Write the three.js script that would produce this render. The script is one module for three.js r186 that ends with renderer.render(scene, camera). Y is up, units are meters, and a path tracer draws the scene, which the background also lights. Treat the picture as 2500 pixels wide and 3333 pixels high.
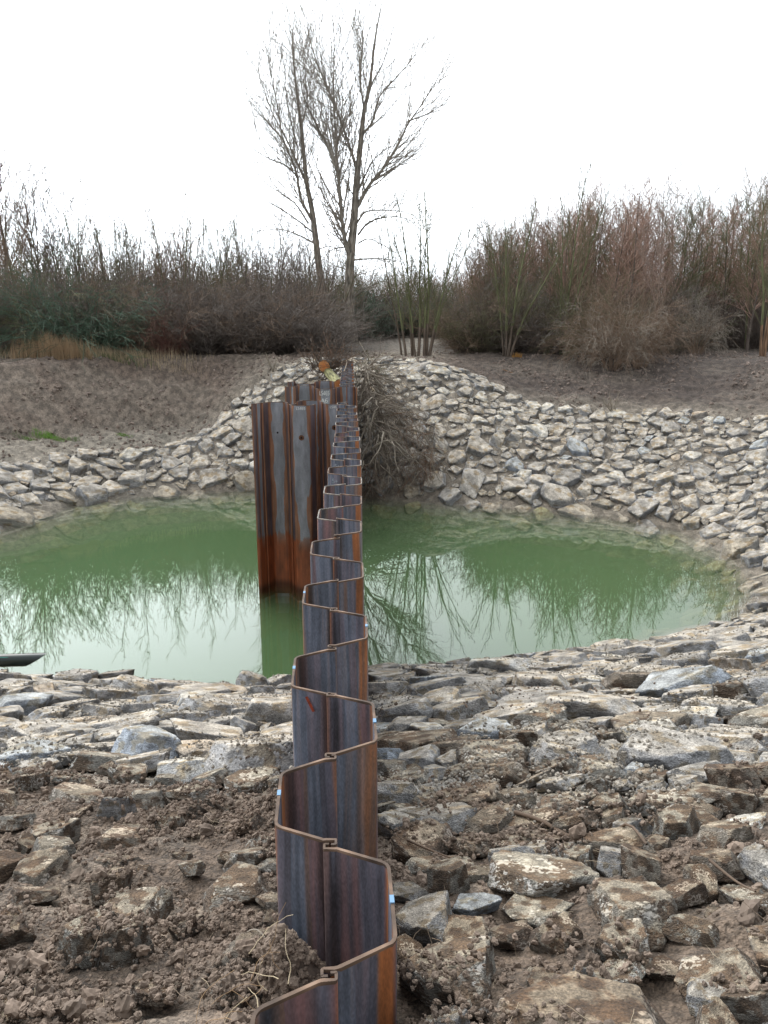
import * as THREE from 'three';
import { mergeGeometries, mergeVertices } from 'three/addons/utils/BufferGeometryUtils.js';

// ---------------------------------------------------------------- camera, sky, sun, exposure
const EYE = 6.4, PITCH = 0.2548, FPX = 2550;            // eye height over the water, downward tilt, focal length in photo pixels
const scene = new THREE.Scene();
const camera = new THREE.PerspectiveCamera(66.33, 768 / 1024, 0.05, 900);
camera.position.set(0, EYE, 0);
camera.rotation.x = -PITCH;

const SUN = new THREE.Vector3(-0.50, 0.66, -0.56).normalize();   // veiled sun, ahead and to the left
{
  const W = 512, H = 256, px = new Float32Array(W * H * 4);
  const glow = new THREE.Vector3(-0.50, 0.60, -0.80).normalize();
  for (let j = 0; j < H; j++) for (let i = 0; i < W; i++) {
    const el = ((j + 0.5) / H - 0.5) * Math.PI, az = ((i + 0.5) / W - 0.5) * 2 * Math.PI;
    const x = Math.cos(el) * Math.cos(az), y = Math.sin(el), z = Math.cos(el) * Math.sin(az);
    const a = Math.acos(Math.min(1, x * glow.x + y * glow.y + z * glow.z));
    const c = 0.5 + 0.5 * Math.sin(az * 3 + 4 * Math.sin(el * 5 + 1)) * Math.sin(el * 9 + az * 2 + 1.3);
    let L = 1.04 + 6.0 * Math.exp(-(a * a) / (2 * 0.50 * 0.50));
    L *= 0.94 + 0.12 * c;
    if (y < 0) L *= 0.5;
    const o = (j * W + i) * 4;
    px[o] = L * 0.945; px[o + 1] = L * 1.0; px[o + 2] = L * 1.055; px[o + 3] = 1;
  }
  const sky = new THREE.DataTexture(px, W, H, THREE.RGBAFormat, THREE.FloatType);
  sky.mapping = THREE.EquirectangularReflectionMapping; sky.magFilter = THREE.LinearFilter; sky.needsUpdate = true;
  scene.background = sky; scene.environment = sky;
}
const sun = new THREE.DirectionalLight(0xfff1dd, 1.3);
sun.position.copy(SUN).multiplyScalar(80); sun.castShadow = true; sun.shadow.radius = 24;
sun.shadow.mapSize.set(2048, 2048);
Object.assign(sun.shadow.camera, { left: -50, right: 50, top: 50, bottom: -50, near: 1, far: 220 });
sun.name = 'sun'; scene.add(sun);
const renderer = new THREE.WebGLRenderer({ antialias: true });
renderer.setSize(768, 1024);
renderer.toneMapping = THREE.LinearToneMapping;
renderer.toneMappingExposure = 0.92;
renderer.shadowMap.enabled = true;

// ---------------------------------------------------------------- helpers
function rng(seed) { let a = seed >>> 0; return () => { a = (a + 0x6D2B79F5) | 0; let t = Math.imul(a ^ (a >>> 15), 1 | a); t = (t + Math.imul(t ^ (t >>> 7), 61 | t)) ^ t; return ((t ^ (t >>> 14)) >>> 0) / 4294967296; }; }
const V = (x, y, z) => new THREE.Vector3(x, y, z);
const clamp = (x, a = 0, b = 1) => Math.min(b, Math.max(a, x));
const lerp = (a, b, t) => a + (b - a) * t;
const sst = (a, b, x) => { const t = clamp((x - a) / (b - a)); return t * t * (3 - 2 * t); };
function h3(x, y, z) { let n = (Math.imul(x, 374761393) + Math.imul(y, 668265263) + Math.imul(z, 2147483647 ^ 0x5bd1e995)) | 0; n = Math.imul(n ^ (n >>> 13), 1274126177); return ((n ^ (n >>> 16)) >>> 0) / 4294967296; }
function vn2(x, y, s = 0, per = 0) {
  let xi = Math.floor(x), yi = Math.floor(y); const fx = x - xi, fy = y - yi, u = fx * fx * (3 - 2 * fx), v = fy * fy * (3 - 2 * fy);
  const w = (k) => per ? ((k % per) + per) % per : k;
  const a = h3(w(xi), w(yi), s), b = h3(w(xi + 1), w(yi), s), c = h3(w(xi), w(yi + 1), s), d = h3(w(xi + 1), w(yi + 1), s);
  return a + (b - a) * u + (c - a) * v + (a - b - c + d) * u * v;
}
function fbm(x, y, oct = 4, s = 0, per = 0) { let a = 0.5, f = 1, t = 0, n = 0; for (let i = 0; i < oct; i++) { t += a * vn2(x * f, y * f, s + i, per ? per * f : 0); n += a; a *= 0.5; f *= 2; } return t / n; }
function vn3(x, y, z, s = 0) { const zi = Math.floor(z), f = z - zi, w = f * f * (3 - 2 * f); return lerp(vn2(x, y, s + zi * 57), vn2(x, y, s + zi * 57 + 57), w); }
const counts = {};
function numbered(n) { const k = counts[n] = (counts[n] ?? -1) + 1; return k ? n + '_' + String(k).padStart(3, '0') : n; }
function tag(o, label, category, group, kind) { o.userData.label = label; o.userData.category = category; if (group) o.userData.group = group; if (kind) o.userData.kind = kind; return o; }
function thing(name, label, category, pos = [0, 0, 0], group, kind) { const o = new THREE.Group(); o.name = numbered(name); o.position.set(...pos); scene.add(o); return tag(o, label, category, group, kind); }
function mesh(name, g, m, parent) { const o = new THREE.Mesh(g, m); o.name = parent === scene ? numbered(name) : name; o.castShadow = o.receiveShadow = true; parent.add(o); return o; }
const SP = Math.sin(PITCH), CP = Math.cos(PITCH);
// direction through a photograph pixel, and the place where it meets an upright plane at distance s
const ray = (px, py) => { const u = (px - 1250) / FPX, v = (py - 1666.5) / FPX; return V(u, -SP - v * CP, -(CP - v * SP)); };
function onPlane(px, py, s) { const d = ray(px, py); return V(0, EYE, 0).addScaledVector(d, s / -d.z); }
const S = 2500 / 1659;                                    // the pixels of my measuring copy

// ---------------------------------------------------------------- the lie of the land
const POND = [[-6.9, 12.9], [-5.2, 12.8], [-3.5, 12.5], [-2.1, 12.5], [-0.25, 13.2], [1.5, 13.4], [3.3, 13.9], [5.5, 14.5], [7.8, 15.7], [8.95, 17.3], [9.5, 19.9], [9.0, 22.6], [7.1, 24.3], [4.2, 25.4], [1.13, 26.4], [-1.0, 27.2], [-4.7, 28.3], [-8.7, 27.1], [-10.6, 25.7], [-11.6, 22.8], [-14.5, 21.5], [-16, 19], [-15, 16], [-11, 14]];
function pondDist(x, s) {                                  // signed: negative in the water
  let best = 1e9, inside = false;
  for (let i = 0, j = POND.length - 1; i < POND.length; j = i++) {
    const [ax, ay] = POND[j], [bx, by] = POND[i], ex = bx - ax, ey = by - ay, t = clamp(((x - ax) * ex + (s - ay) * ey) / (ex * ex + ey * ey));
    const dx = x - ax - ex * t, dy = s - ay - ey * t; best = Math.min(best, dx * dx + dy * dy);
    if ((ay > s) !== (by > s) && x < (bx - ax) * (s - ay) / (by - ay) + ax) inside = !inside;
  }
  return (inside ? -1 : 1) * Math.sqrt(best);
}
const pw = (pts, x) => { if (x <= pts[0][0]) return pts[0][1]; for (let i = 1; i < pts.length; i++) if (x <= pts[i][0]) return lerp(pts[i - 1][1], pts[i][1], (x - pts[i - 1][0]) / (pts[i][0] - pts[i - 1][0])); return pts[pts.length - 1][1]; };
const NEAR = [[0, 0], [10, 3.85], [11.5, 4.38], [13.2, 4.82], [20, 5.2]];
const FARC = [[0, 0], [6.1, 3.85], [7.2, 4.2], [400, 4.2]];
const FARR = [[0, 0], [5.8, 2.55], [12.6, 4.15], [13.6, 4.2], [400, 4.2]];
const FARL = [[0, 0], [2.6, 1.05], [5.4, 1.5], [9.2, 4.1], [10, 4.2], [400, 4.2]];
function wetland(x, s) { return { near: 1 - sst(14, 20, s), left: sst(-4.6, -8.6, x), right: sst(1.5, 6.5, x) }; }
function baseY(x, s, d = pondDist(x, s)) {
  if (d < 0) return Math.max(-1.9, 0.5 * d);
  const w = wetland(x, s);
  let far = pw(FARC, d); far = lerp(far, pw(FARR, d), w.right); far = lerp(far, pw(FARL, d), w.left);
  return lerp(far, pw(NEAR, d), w.near);
}
function stoneMask(x, s, d) {                              // 1 where the bank is covered with stones
  const w = wetland(x, s), e = (fbm(x * 0.8 + 9, s * 0.8, 2, 77) - 0.5) * 0.9;
  if (d < -1.6) return 0;
  let lim = 7.4; lim = lerp(lim, 5.9, sst(3.2, 7, x)); lim = lerp(lim, 2.7, sst(-2.2, -9.5, x));
  lim = lerp(lim, 14, w.near);
  return d < lim + e ? 1 : 0;
}
const soilHere = (x, s) => { const m = 6.0 - 1.3 * sst(-0.6, 0.6, x); return sst(m + 0.8, m - 0.8, s + (fbm(x * 0.7, s * 0.7, 3, 5) - 0.5) * 2.6); };   // loose brown soil by the near edge
function groundY(x, s) {
  const d = pondDist(x, s), w = wetland(x, s); let y = baseY(x, s, d);
  const far = 1 - w.near, flat = sst(8, 14, d) * far, stone = stoneMask(x, s, d), soil = soilHere(x, s);
  if (s < 16) {
    y += soil * ((fbm(x * 2.1, s * 2.1, 3, 11) - 0.54) * 0.20 + (fbm(x * 7, s * 7, 3, 21) - 0.5) * 0.10 + (fbm(x * 24, s * 24, 2, 31) - 0.5) * 0.03);
    y += (1 - soil) * ((fbm(x * 1.7, s * 1.7, 2, 41) - 0.5) * 0.14 - 0.05 * sst(-0.5, 0.5, d));
  } else if (s < 75) {
    const rough = lerp(1, 0.45, flat);
    y += rough * (1 - stone) * (d > 0 ? 1 : 0) * ((fbm(x * 0.8, s * 0.8, 3, 51) - 0.5) * 0.42 + (fbm(x * 3, s * 3, 3, 61) - 0.5) * 0.22 + (Math.abs(fbm(x * 1.1 + s * 0.9, s * 1.8 - x * 0.7, 3, 65) - 0.5)) * 0.34 - 0.05);
    if (stone) y += (fbm(x * 2.2, s * 2.2, 2, 43) - 0.5) * 0.14 + 0.02 * sst(-0.5, 0.5, d);
  } else y += (fbm(x * 0.1, s * 0.1, 2, 71) - 0.5) * 0.8;
  return y;
}
function hitGround(px, py) {                               // where the line of sight through a pixel of the photograph meets the bank
  const d = ray(px, py), p = V(0, EYE, 0); let t = 1;
  for (; t < 90; t += 0.02 + t * 0.002) { p.set(0, EYE, 0).addScaledVector(d, t); if (p.y < baseY(p.x, -p.z)) break; }
  return { p: p.clone(), D: t };
}

// ---------------------------------------------------------------- computed textures
function dataTex(n, m, fn, srgb = true) {
  const px = new Uint8Array(n * m * 4);
  for (let j = 0; j < m; j++) for (let i = 0; i < n; i++) { const c = fn(i / n, j / m), o = (j * n + i) * 4; px[o] = clamp(c[0]) * 255; px[o + 1] = clamp(c[1]) * 255; px[o + 2] = clamp(c[2]) * 255; px[o + 3] = 255; }
  const t = new THREE.DataTexture(px, n, m, THREE.RGBAFormat); t.wrapS = t.wrapT = THREE.RepeatWrapping; t.magFilter = THREE.LinearFilter; t.minFilter = THREE.LinearMipmapLinearFilter; t.generateMipmaps = true;
  if (srgb) t.colorSpace = THREE.SRGBColorSpace; t.needsUpdate = true; return t;
}
const P = 8;
// grain of crushed stone, one repeat = 1 m; neutral so that each material tints it
const rockMap = dataTex(768, 768, (u, v) => {
  const a = fbm(u * 8, v * 8, 5, 101, P), b = fbm(u * 96, v * 96, 2, 111, 96), c = vn2(u * 200, v * 200, 5, 200), st = fbm(u * 4 + 2, v * 40, 3, 131, 4);
  let g = 0.62 + (a - 0.5) * 0.62 + (b - 0.5) * 0.34 + (c - 0.5) * 0.20 + (st - 0.5) * 0.16;
  const dirt = sst(0.5, 0.66, fbm(u * 8 + 3, v * 8 + 1, 4, 171, P));
  const r = g * lerp(1, 0.86, dirt), gr = g * lerp(1, 0.80, dirt), bl = g * lerp(1, 0.70, dirt);
  return [r + 0.1, gr + 0.1, bl + 0.1];
});
const rockBump = dataTex(768, 768, (u, v) => {
  const a = fbm(u * 8, v * 8, 5, 101, P), b = fbm(u * 64, v * 64, 3, 111, 64), r = 1 - Math.abs(fbm(u * 16, v * 16, 3, 151, 16) * 2 - 1);
  const g = 0.45 * a + 0.35 * b + 0.2 * r; return [g, g, g];
}, false);
// stone with soil rubbed over it and white scrape marks
const dirtyRockMap = dataTex(768, 768, (u, v) => {
  const a = fbm(u * 8, v * 8, 5, 201, P), b = fbm(u * 96, v * 96, 2, 211, 96), dirt = sst(0.40, 0.60, fbm(u * 8 + 3, v * 8 + 1, 5, 271, P));
  const w = sst(0.645, 0.70, fbm(u * 8 + 5, v * 8 + 6, 5, 281, P)) * sst(0.4, 0.6, fbm(u * 40, v * 40, 2, 291, 40));
  const g = 0.60 + (a - 0.5) * 0.5 + (b - 0.5) * 0.38;
  let c = [g * lerp(1, 0.70, dirt), g * lerp(0.985, 0.60, dirt), g * lerp(0.95, 0.51, dirt)];
  return c.map((k) => lerp(k + 0.04, 0.93, w * 0.85));
});
const soilMap = dataTex(1024, 1024, (u, v) => {
  const a = fbm(u * 8, v * 8, 4, 301, P), b = fbm(u * 64, v * 64, 3, 311, 64), c = vn2(u * 240, v * 240, 7, 240);
  const g = 0.70 + (a - 0.5) * 0.5 + (b - 0.5) * 0.5 + (c - 0.5) * 0.26; return [g, g * 0.985, g * 0.96];
});
const soilBump = dataTex(1024, 1024, (u, v) => { const g = 0.4 * fbm(u * 20, v * 20, 4, 321, 20) + 0.6 * fbm(u * 90, v * 90, 3, 331, 90); return [g, g, g]; }, false);
// rolled steel: upright bands of mill scale and rust along the profile
function steelMap(seed, tall) {
  const r = rng(seed), k = [...Array(6)].map(() => r() * 40);
  return dataTex(384, tall ? 768 : 384, (u, v) => {
    const wob = (fbm(u * 6, v * 3, 2, seed + 9, 6) - 0.5) * 0.05, x = u + wob;
    const band = fbm(x * 10 + k[0], v * 0.6 + 1, 3, seed), fine = fbm(x * 48 + k[1], v * 3, 3, seed + 20), hue = fbm(x * 7 + k[2], v * 0.5, 2, seed + 40);
    const sp = vn2(u * 384 * 0.7, v * (tall ? 768 : 384) * 0.5, seed + 50);
    const edge = Math.max(sst(0.10, 0.0, u), sst(0.9, 1, u), 0.9 * sst(0.055, 0.02, Math.abs(x - 0.36)), 0.9 * sst(0.055, 0.02, Math.abs(x - 0.64)));
    let rust = clamp(sst(0.50, 0.68, band) * 0.7 + edge * 0.75 + (fine - 0.5) * 0.9);
    const scale = hue > 0.5 ? [0.43, 0.465, 0.53] : [0.415, 0.415, 0.465], rst0 = hue > 0.56 ? [0.50, 0.36, 0.29] : [0.46, 0.345, 0.345], rst = rst0.map((q, i) => lerp(q, [0.60, 0.37, 0.22][i], clamp(edge * 1.2)));
    if (tall) rust = clamp(rust * 1.05 + (0.25 - v) * 1.1 * (fine + 0.4));
    const crud = sst(0.13, 0.10, u) * sst(0.055, 0.075, u) + sst(0.87, 0.90, u) * sst(0.945, 0.925, u); const t = 0.9 - crud * 0.4 * sst(0.35, 0.6, fine + 0.1) + (sp - 0.5) * 0.22 + (fine - 0.5) * 0.55 + (fbm(u * 9, v * 9, 3, seed + 60) - 0.5) * 0.3;
    return [0, 1, 2].map((i) => lerp(scale[i], rst[i], rust) * t);
  });
}
const barkMap = dataTex(128, 256, (u, v) => { const g = 0.75 + (fbm(u * 12, v * 5, 4, 401, 12) - 0.5) * 0.9; return [g, g * 0.98, g * 0.95]; });
const ringMap = dataTex(256, 256, (u, v) => {
  const x = u - 0.5, y = v - 0.5, d = Math.hypot(x, y) * 2 + (fbm(u * 4, v * 4, 3, 411) - 0.5) * 0.12, ring = 0.5 + 0.5 * Math.sin(d * 70);
  const h = d > 0.9 ? 0.45 : 1; return [h * (0.80 - ring * 0.10), h * (0.50 - ring * 0.10 + d * 0.08), h * (0.28 - ring * 0.06 + d * 0.1)];
});
function withRepeat(t, x, y) { const c = t.clone(); c.repeat.set(x, y); c.needsUpdate = true; return c; }
const std = (o) => new THREE.MeshStandardMaterial({ roughness: 0.95, ...o });
const lin = (r, g, b) => new THREE.Color().setRGB(r, g, b);

// ================================================================ ground: one sheet to the horizon
function axis(parts) { const o = []; for (const [a, b, st] of parts) for (let x = a; x < b - st * 0.3; x += st) o.push(x); o.push(parts[parts.length - 1][1]); return o; }
{
  const half = [[0, 2.8, 0.045], [2.8, 8, 0.09], [8, 20, 0.2], [20, 60, 1.2], [60, 420, 14]];
  const pos = axis(half), xs = [...pos.slice(1).reverse().map((x) => -x), ...pos];
  const ss = axis([[-30, -2, 4], [-2, 1, 0.25], [1, 6.5, 0.04], [6.5, 14, 0.08], [14, 24, 0.2], [24, 40, 0.12], [40, 80, 0.8], [80, 520, 20]]);
  const n = xs.length, m = ss.length, p = new Float32Array(n * m * 3), uv = new Float32Array(n * m * 2), col = new Float32Array(n * m * 3), idx = [];
  const soilC = [0.145, 0.109, 0.083], siltC = [0.25, 0.225, 0.19], bankC = [0.172, 0.132, 0.107], darkC = [0.070, 0.055, 0.049], dryC = [0.24, 0.205, 0.17], litter = [0.085, 0.066, 0.05], bedC = [0.16, 0.165, 0.10];
  for (let j = 0; j < m; j++) for (let i = 0; i < n; i++) {
    const x = xs[i], s = ss[j], k = j * n + i, d = pondDist(x, s), w = wetland(x, s);
    p[k * 3] = x; p[k * 3 + 1] = groundY(x, s); p[k * 3 + 2] = -s; uv[k * 2] = x * 0.7; uv[k * 2 + 1] = s * 0.7;
    let c;
    const n1 = fbm(x * 0.5, s * 0.5, 3, 81), n2 = fbm(x * 2.5, s * 2.5, 3, 91);
    const mix = (a, b, t) => a.map((q, q2) => lerp(q, b[q2], t));
    if (s < 16) { c = mix(siltC, soilC, soilHere(x, s)); c = mix(c, dryC, sst(0.52, 0.7, n2) * 0.35); }
    else {
      c = mix(bankC, darkC, w.right * 0.75); c = mix(c, dryC, sst(0.45, 0.7, n1) * 0.55 * (1 - w.right * 0.5));
      c = mix(c, siltC, w.left * sst(6.6, 4.6, d)); c = mix(c, [0.235, 0.205, 0.17], (1 - sst(6, 8, d)) * (1 - w.left));
      const path = Math.exp(-Math.pow((x - 0.9 - (s - 34) * 0.07) / 1.7, 2)) * sst(33, 37, s);
      c = mix(c, litter, sst(40, 44, s + (n1 - 0.5) * 3 + w.left * 2)); c = mix(c, [0.30, 0.265, 0.22], path * 0.85);
    }
    if (d < 0.1) c = mix(c, bedC, sst(0.1, -1.2, d));
    const t = 0.82 + n2 * 0.36; col[k * 3] = c[0] * t; col[k * 3 + 1] = c[1] * t; col[k * 3 + 2] = c[2] * t;
    if (i && j) { const a = k - n - 1, b = k - n, e = k - 1; idx.push(a, b, e, b, k, e); }
  }
  const g = new THREE.BufferGeometry(); g.setAttribute('position', new THREE.BufferAttribute(p, 3)); g.setAttribute('uv', new THREE.BufferAttribute(uv, 2)); g.setAttribute('color', new THREE.BufferAttribute(col, 3)); g.setIndex(idx); g.computeVertexNormals();
  const ground = mesh('ground', g, std({ map: soilMap, bumpMap: soilBump, bumpScale: 0.035, vertexColors: true, color: lin(1.55, 1.55, 1.55) }), scene);
  tag(ground, 'bare churned earth of the pond banks and the plateau under the trees', 'ground', null, 'structure');
}

// ================================================================ pond
{
  const cx = -3, cs = 19.5, sh = new THREE.Shape();
  POND.forEach(([x, s], i) => { const dx = x - cx, dy = s - cs, r = Math.hypot(dx, dy), k = 1 + 0.9 / r; sh[i ? 'lineTo' : 'moveTo'](cx + dx * k, cs + dy * k); });
  const g = new THREE.ShapeGeometry(sh); g.rotateX(-Math.PI / 2);
  { const p = g.attributes.position, u = g.attributes.uv; for (let i = 0; i < p.count; i++) u.setXY(i, p.getX(i) * 0.25, p.getZ(i) * 0.25); }
  const ripple = dataTex(512, 512, (u, v) => { const k = fbm(u * 8, v * 16, 2, 501, 8); return [k, k, k]; }, false);
  const water = mesh('water', g, new THREE.MeshPhysicalMaterial({ color: 0xffffff, roughness: 0.0, transmission: 1, thickness: 0, ior: 1.33, bumpMap: ripple, bumpScale: 0.00035 }), scene);
  tag(water, 'still green pond water mirroring the bare trees', 'water', null, 'structure');
  // suspended algae: the light that the water itself scatters back, in layers going down
  [[0.09, 0.08], [0.20, 0.13], [0.34, 0.20], [0.52, 0.32], [0.78, 0.46], [1.05, 0.62]].forEach(([dep, op]) => {
    const l = mesh('turbid_layer', g, new THREE.MeshStandardMaterial({ color: lin(0.082, 0.160, 0.052), roughness: 1, transparent: true, opacity: op }), water);
    l.position.y = -dep; l.userData.kind = 'stuff';
  });
}
// tall piles: grey mill scale down the middle, rust beside it, orange below the old waterline
function steelTall(seed) {
  return dataTex(384, 1024, (u, v) => {
    const uu = ((u % 1) + 1) % 1, n1 = fbm(uu * 5, v * 4, 4, seed), n2 = fbm(uu * 22, v * 2.5, 4, seed + 20), sp = vn2(u * 300, v * 400, seed + 50), bl = fbm(uu * 10, v * 14, 4, seed + 30);
    const c = Math.abs(uu - 0.5) + (n1 - 0.5) * 0.15 + (bl - 0.5) * 0.11, wdt = 0.105 + 0.06 * fbm(1, v * 3, 2, seed + 70) - 0.035 * sst(0.75, 0.35, v) + (seed % 2) * 0.02;
    const grey = sst(wdt + 0.006, wdt - 0.006, c), web = sst(0.20, 0.26, Math.abs(uu - 0.5)) * sst(0.46, 0.38, Math.abs(uu - 0.5));
    let rust = [lerp(0.44, 0.58, n2), lerp(0.335, 0.37, n2), lerp(0.285, 0.235, n2)];
    const dk = [0.32, 0.29, 0.32], gr = [0.50, 0.525, 0.56];
    let k = [0, 1, 2].map((i) => lerp(rust[i], dk[i], clamp(web * 0.8 + (n2 - 0.5) * 1.2)));
    k = k.map((q, i) => lerp(q, gr[i], grey * 0.9));
    const tide = sst(0.335, 0.315, v + (n2 - 0.5) * 0.05), org = [lerp(0.44, 0.62, n2), lerp(0.225, 0.325, n2), lerp(0.13, 0.17, n2)];
    k = k.map((q, i) => lerp(q, org[i], tide * (0.9 - 0.45 * grey * sst(0.25, 0.33, v))));
    const wet = sst(0.09, 0.05, v), t = (1.0 + (sp - 0.5) * 0.16 + (bl - 0.5) * 0.5) * (1 - 0.35 * wet);
    return k.map((q) => q * t);
  });
}

// ================================================================ sheet piles
const PW = 0.6, PV = 0.215, PT = 0.0115, PLEN = 8;
function roundPath(pts, rad) {                            // polyline with rounded corners
  const o = [pts[0]];
  for (let i = 1; i < pts.length - 1; i++) {
    const a = pts[i - 1], b = pts[i], c = pts[i + 1], la = Math.hypot(a[0] - b[0], a[1] - b[1]), lc = Math.hypot(c[0] - b[0], c[1] - b[1]), r = Math.min(rad[i] ?? 0.006, la * 0.45, lc * 0.45);
    const p = [b[0] + (a[0] - b[0]) * r / la, b[1] + (a[1] - b[1]) * r / la], q = [b[0] + (c[0] - b[0]) * r / lc, b[1] + (c[1] - b[1]) * r / lc];
    for (const t of r > 0.015 ? [0, 0.25, 0.5, 0.75, 1] : [0, 0.5, 1]) o.push([lerp(lerp(p[0], b[0], t), lerp(b[0], q[0], t), t), lerp(lerp(p[1], b[1], t), lerp(b[1], q[1], t), t)]);
  }
  o.push(pts[pts.length - 1]); return o;
}
function pileGeometry(sg, L, { from = 0, to = 1, vScale = 0.5, seed = 1 } = {}) {
  let raw = [[-sg * 0.004, -0.006], [-sg * 0.022, -0.007], [-sg * 0.022, 0.021], [sg * 0.026, 0.022], [sg * PV, 0.118], [sg * PV, L - 0.118], [sg * 0.026, L - 0.022], [-sg * 0.022, L - 0.021], [-sg * 0.022, L + 0.007], [-sg * 0.004, L + 0.006]];
  let rad = [0, 0.004, 0.004, 0.01, 0.03, 0.03, 0.01, 0.004, 0.004, 0];
  if (from > 0) { raw = [[sg * PV, L * from], ...raw.slice(5)]; rad = rad.slice(4); }          // a pile cut lengthwise
  const c = roundPath(raw, rad), n = c.length, len = [0];
  for (let i = 1; i < n; i++) len.push(len[i - 1] + Math.hypot(c[i][0] - c[i - 1][0], c[i][1] - c[i - 1][1]));
  const off = (i, d) => {
    const a = c[Math.max(0, i - 1)], b = c[i], e = c[Math.min(n - 1, i + 1)];
    const d1 = [b[0] - a[0], b[1] - a[1]], d2 = [e[0] - b[0], e[1] - b[1]], n1 = Math.hypot(...d1) || 1, n2 = Math.hypot(...d2) || 1;
    let nx = -(d1[1] / n1 + d2[1] / n2), ny = d1[0] / n1 + d2[0] / n2; const l = Math.hypot(nx, ny) || 1; return [b[0] + nx / l * d, b[1] + ny / l * d];
  };
  const pos = [], uv = [], idx = [], tpos = [], tuv = [], tidx = [], r = rng(seed);
  for (const sd of [1, -1]) {
    const base = pos.length / 3;
    for (let i = 0; i < n; i++) {
      const th = (len[i] < 0.08 || len[n - 1] - len[i] < 0.08) && from === 0 ? PT * 0.72 : PT, q = off(i, sd * th / 2), u = len[i] / len[n - 1] * 0.998 + (sd > 0 || vScale < 0.4 ? 0 : 0.37);
      for (const y of [0, -PLEN]) { pos.push(q[0], y, -q[1]); uv.push(u, 1 + y * vScale); }
      if (i) { const k = base + i * 2; if (sd > 0) idx.push(k - 2, k - 1, k, k, k - 1, k + 1); else idx.push(k - 2, k, k - 1, k, k + 1, k - 1); }
      tpos.push(q[0], 0, -q[1]); tuv.push(u, 0.5);
    }
  }
  for (let i = 1; i < n; i++) tidx.push(i - 1, i, n + i - 1, i, n + i, n + i - 1);
  for (const i of [0, n - 1]) { const k = pos.length / 3; for (const sd of [1, -1]) { const q = off(i, sd * PT * 0.36); for (const y of [0, -PLEN]) { pos.push(q[0], y, -q[1]); uv.push(0.01, 1 + y * vScale); } } idx.push(k, k + 1, k + 2, k + 2, k + 1, k + 3); }
  const mk = (p, u, ix) => { const g = new THREE.BufferGeometry(); g.setAttribute('position', new THREE.Float32BufferAttribute(p, 3)); g.setAttribute('uv', new THREE.Float32BufferAttribute(u, 2)); g.setIndex(ix); g.computeVertexNormals(); return g; };
  // the torch-cut rim: a ragged bead lying on the plate
  const rp = [], ru = [], ri = [];
  for (let i = 0; i < n; i++) { const w = PT * (0.52 + 0.06 * r()), h = 0.001 + 0.0025 * r(); const nar = (len[i] < 0.08 || len[n - 1] - len[i] < 0.08) && from === 0 ? 0.75 : 1, a = off(i, w * nar), b = off(i, -w * nar); rp.push(a[0], -0.006 - 0.006 * r(), -a[1], a[0], h, -a[1], b[0], h, -b[1], b[0], -0.006 - 0.006 * r(), -b[1]); for (let k = 0; k < 4; k++) ru.push(len[i], k * 0.02); if (i) for (let k = 0; k < 3; k++) { const e = i * 4 + k; ri.push(e - 4, e - 3, e, e, e - 3, e + 1); } }
  return { body: mk(pos, uv, idx), rim: (() => { const g = mk(rp, ru, ri).toNonIndexed(); g.computeVertexNormals(); return g; })() };
}
const wallPX = [[0.5, -0.10], [2, -0.17], [3.2, -0.245], [4.4, -0.315], [6.8, -0.425], [9.2, -0.485], [11.6, -0.565], [14, -0.66], [18, -0.86], [33, -1.50]];
const wallTop = [[0, 1.98], [7, 1.98], [8, 2.0], [10.4, 2.07], [12.8, 2.13], [16, 2.17], [20, 2.18], [28, 2.17], [33, 2.06]];
const wallX = (s) => pw(wallPX, s);
const steel = [[611, 0], [622, 0], [633, 0], [644, 0], [655, 0]].map(([k]) => { const t = steelMap(k, false); return new THREE.MeshPhysicalMaterial({ map: t, bumpMap: t, bumpScale: 0.0012, roughness: 0.5, metalness: 0.12 }); });
const rimRust = std({ map: barkMap, color: lin(0.23, 0.15, 0.105), roughness: 0.8 }), rimPale = std({ map: barkMap, color: lin(0.33, 0.29, 0.255), roughness: 0.7 });
const blueMark = std({ color: lin(0.14, 0.26, 0.40), roughness: 0.7 }), orangeMark = std({ map: barkMap, color: lin(0.42, 0.07, 0.025), roughness: 0.8 }), chalk = std({ color: 0xe8e8e4 }), holeDark = std({ color: 0x0a0908 }), rustRing = std({ map: barkMap, color: lin(0.22, 0.10, 0.055) });
function writing(txt, w, h, seed, color = '#e9e9e6') {     // hand-chalked marks
  const c = document.createElement('canvas'); c.width = 256; c.height = Math.round(256 * h / w); const g = c.getContext('2d');
  g.clearRect(0, 0, c.width, c.height); g.fillStyle = color; const lines = txt.split('\n'); g.font = Math.round(c.height / lines.length * 0.8) + 'px sans-serif'; g.textAlign = 'center';
  lines.forEach((t, i) => g.fillText(t, c.width / 2, c.height * (i + 0.78) / lines.length, c.width * 0.96));
  const t = new THREE.CanvasTexture(c); t.colorSpace = THREE.SRGBColorSpace;
  return new THREE.Mesh(new THREE.PlaneGeometry(w, h), new THREE.MeshStandardMaterial({ map: t, transparent: true, roughness: 1 }));
}
const pileShapes = { 1: [1, 2].map((k) => pileGeometry(1, PW, { seed: k })), '-1': [3, 4].map((k) => pileGeometry(-1, PW, { seed: k })) };
const mainWall = thing('sheet_pile_wall', 'long rusty zigzag sheet pile wall running from the foreground across the pond', 'sheet pile wall', [0, 0, 0]);
const wr = rng(77);
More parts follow.
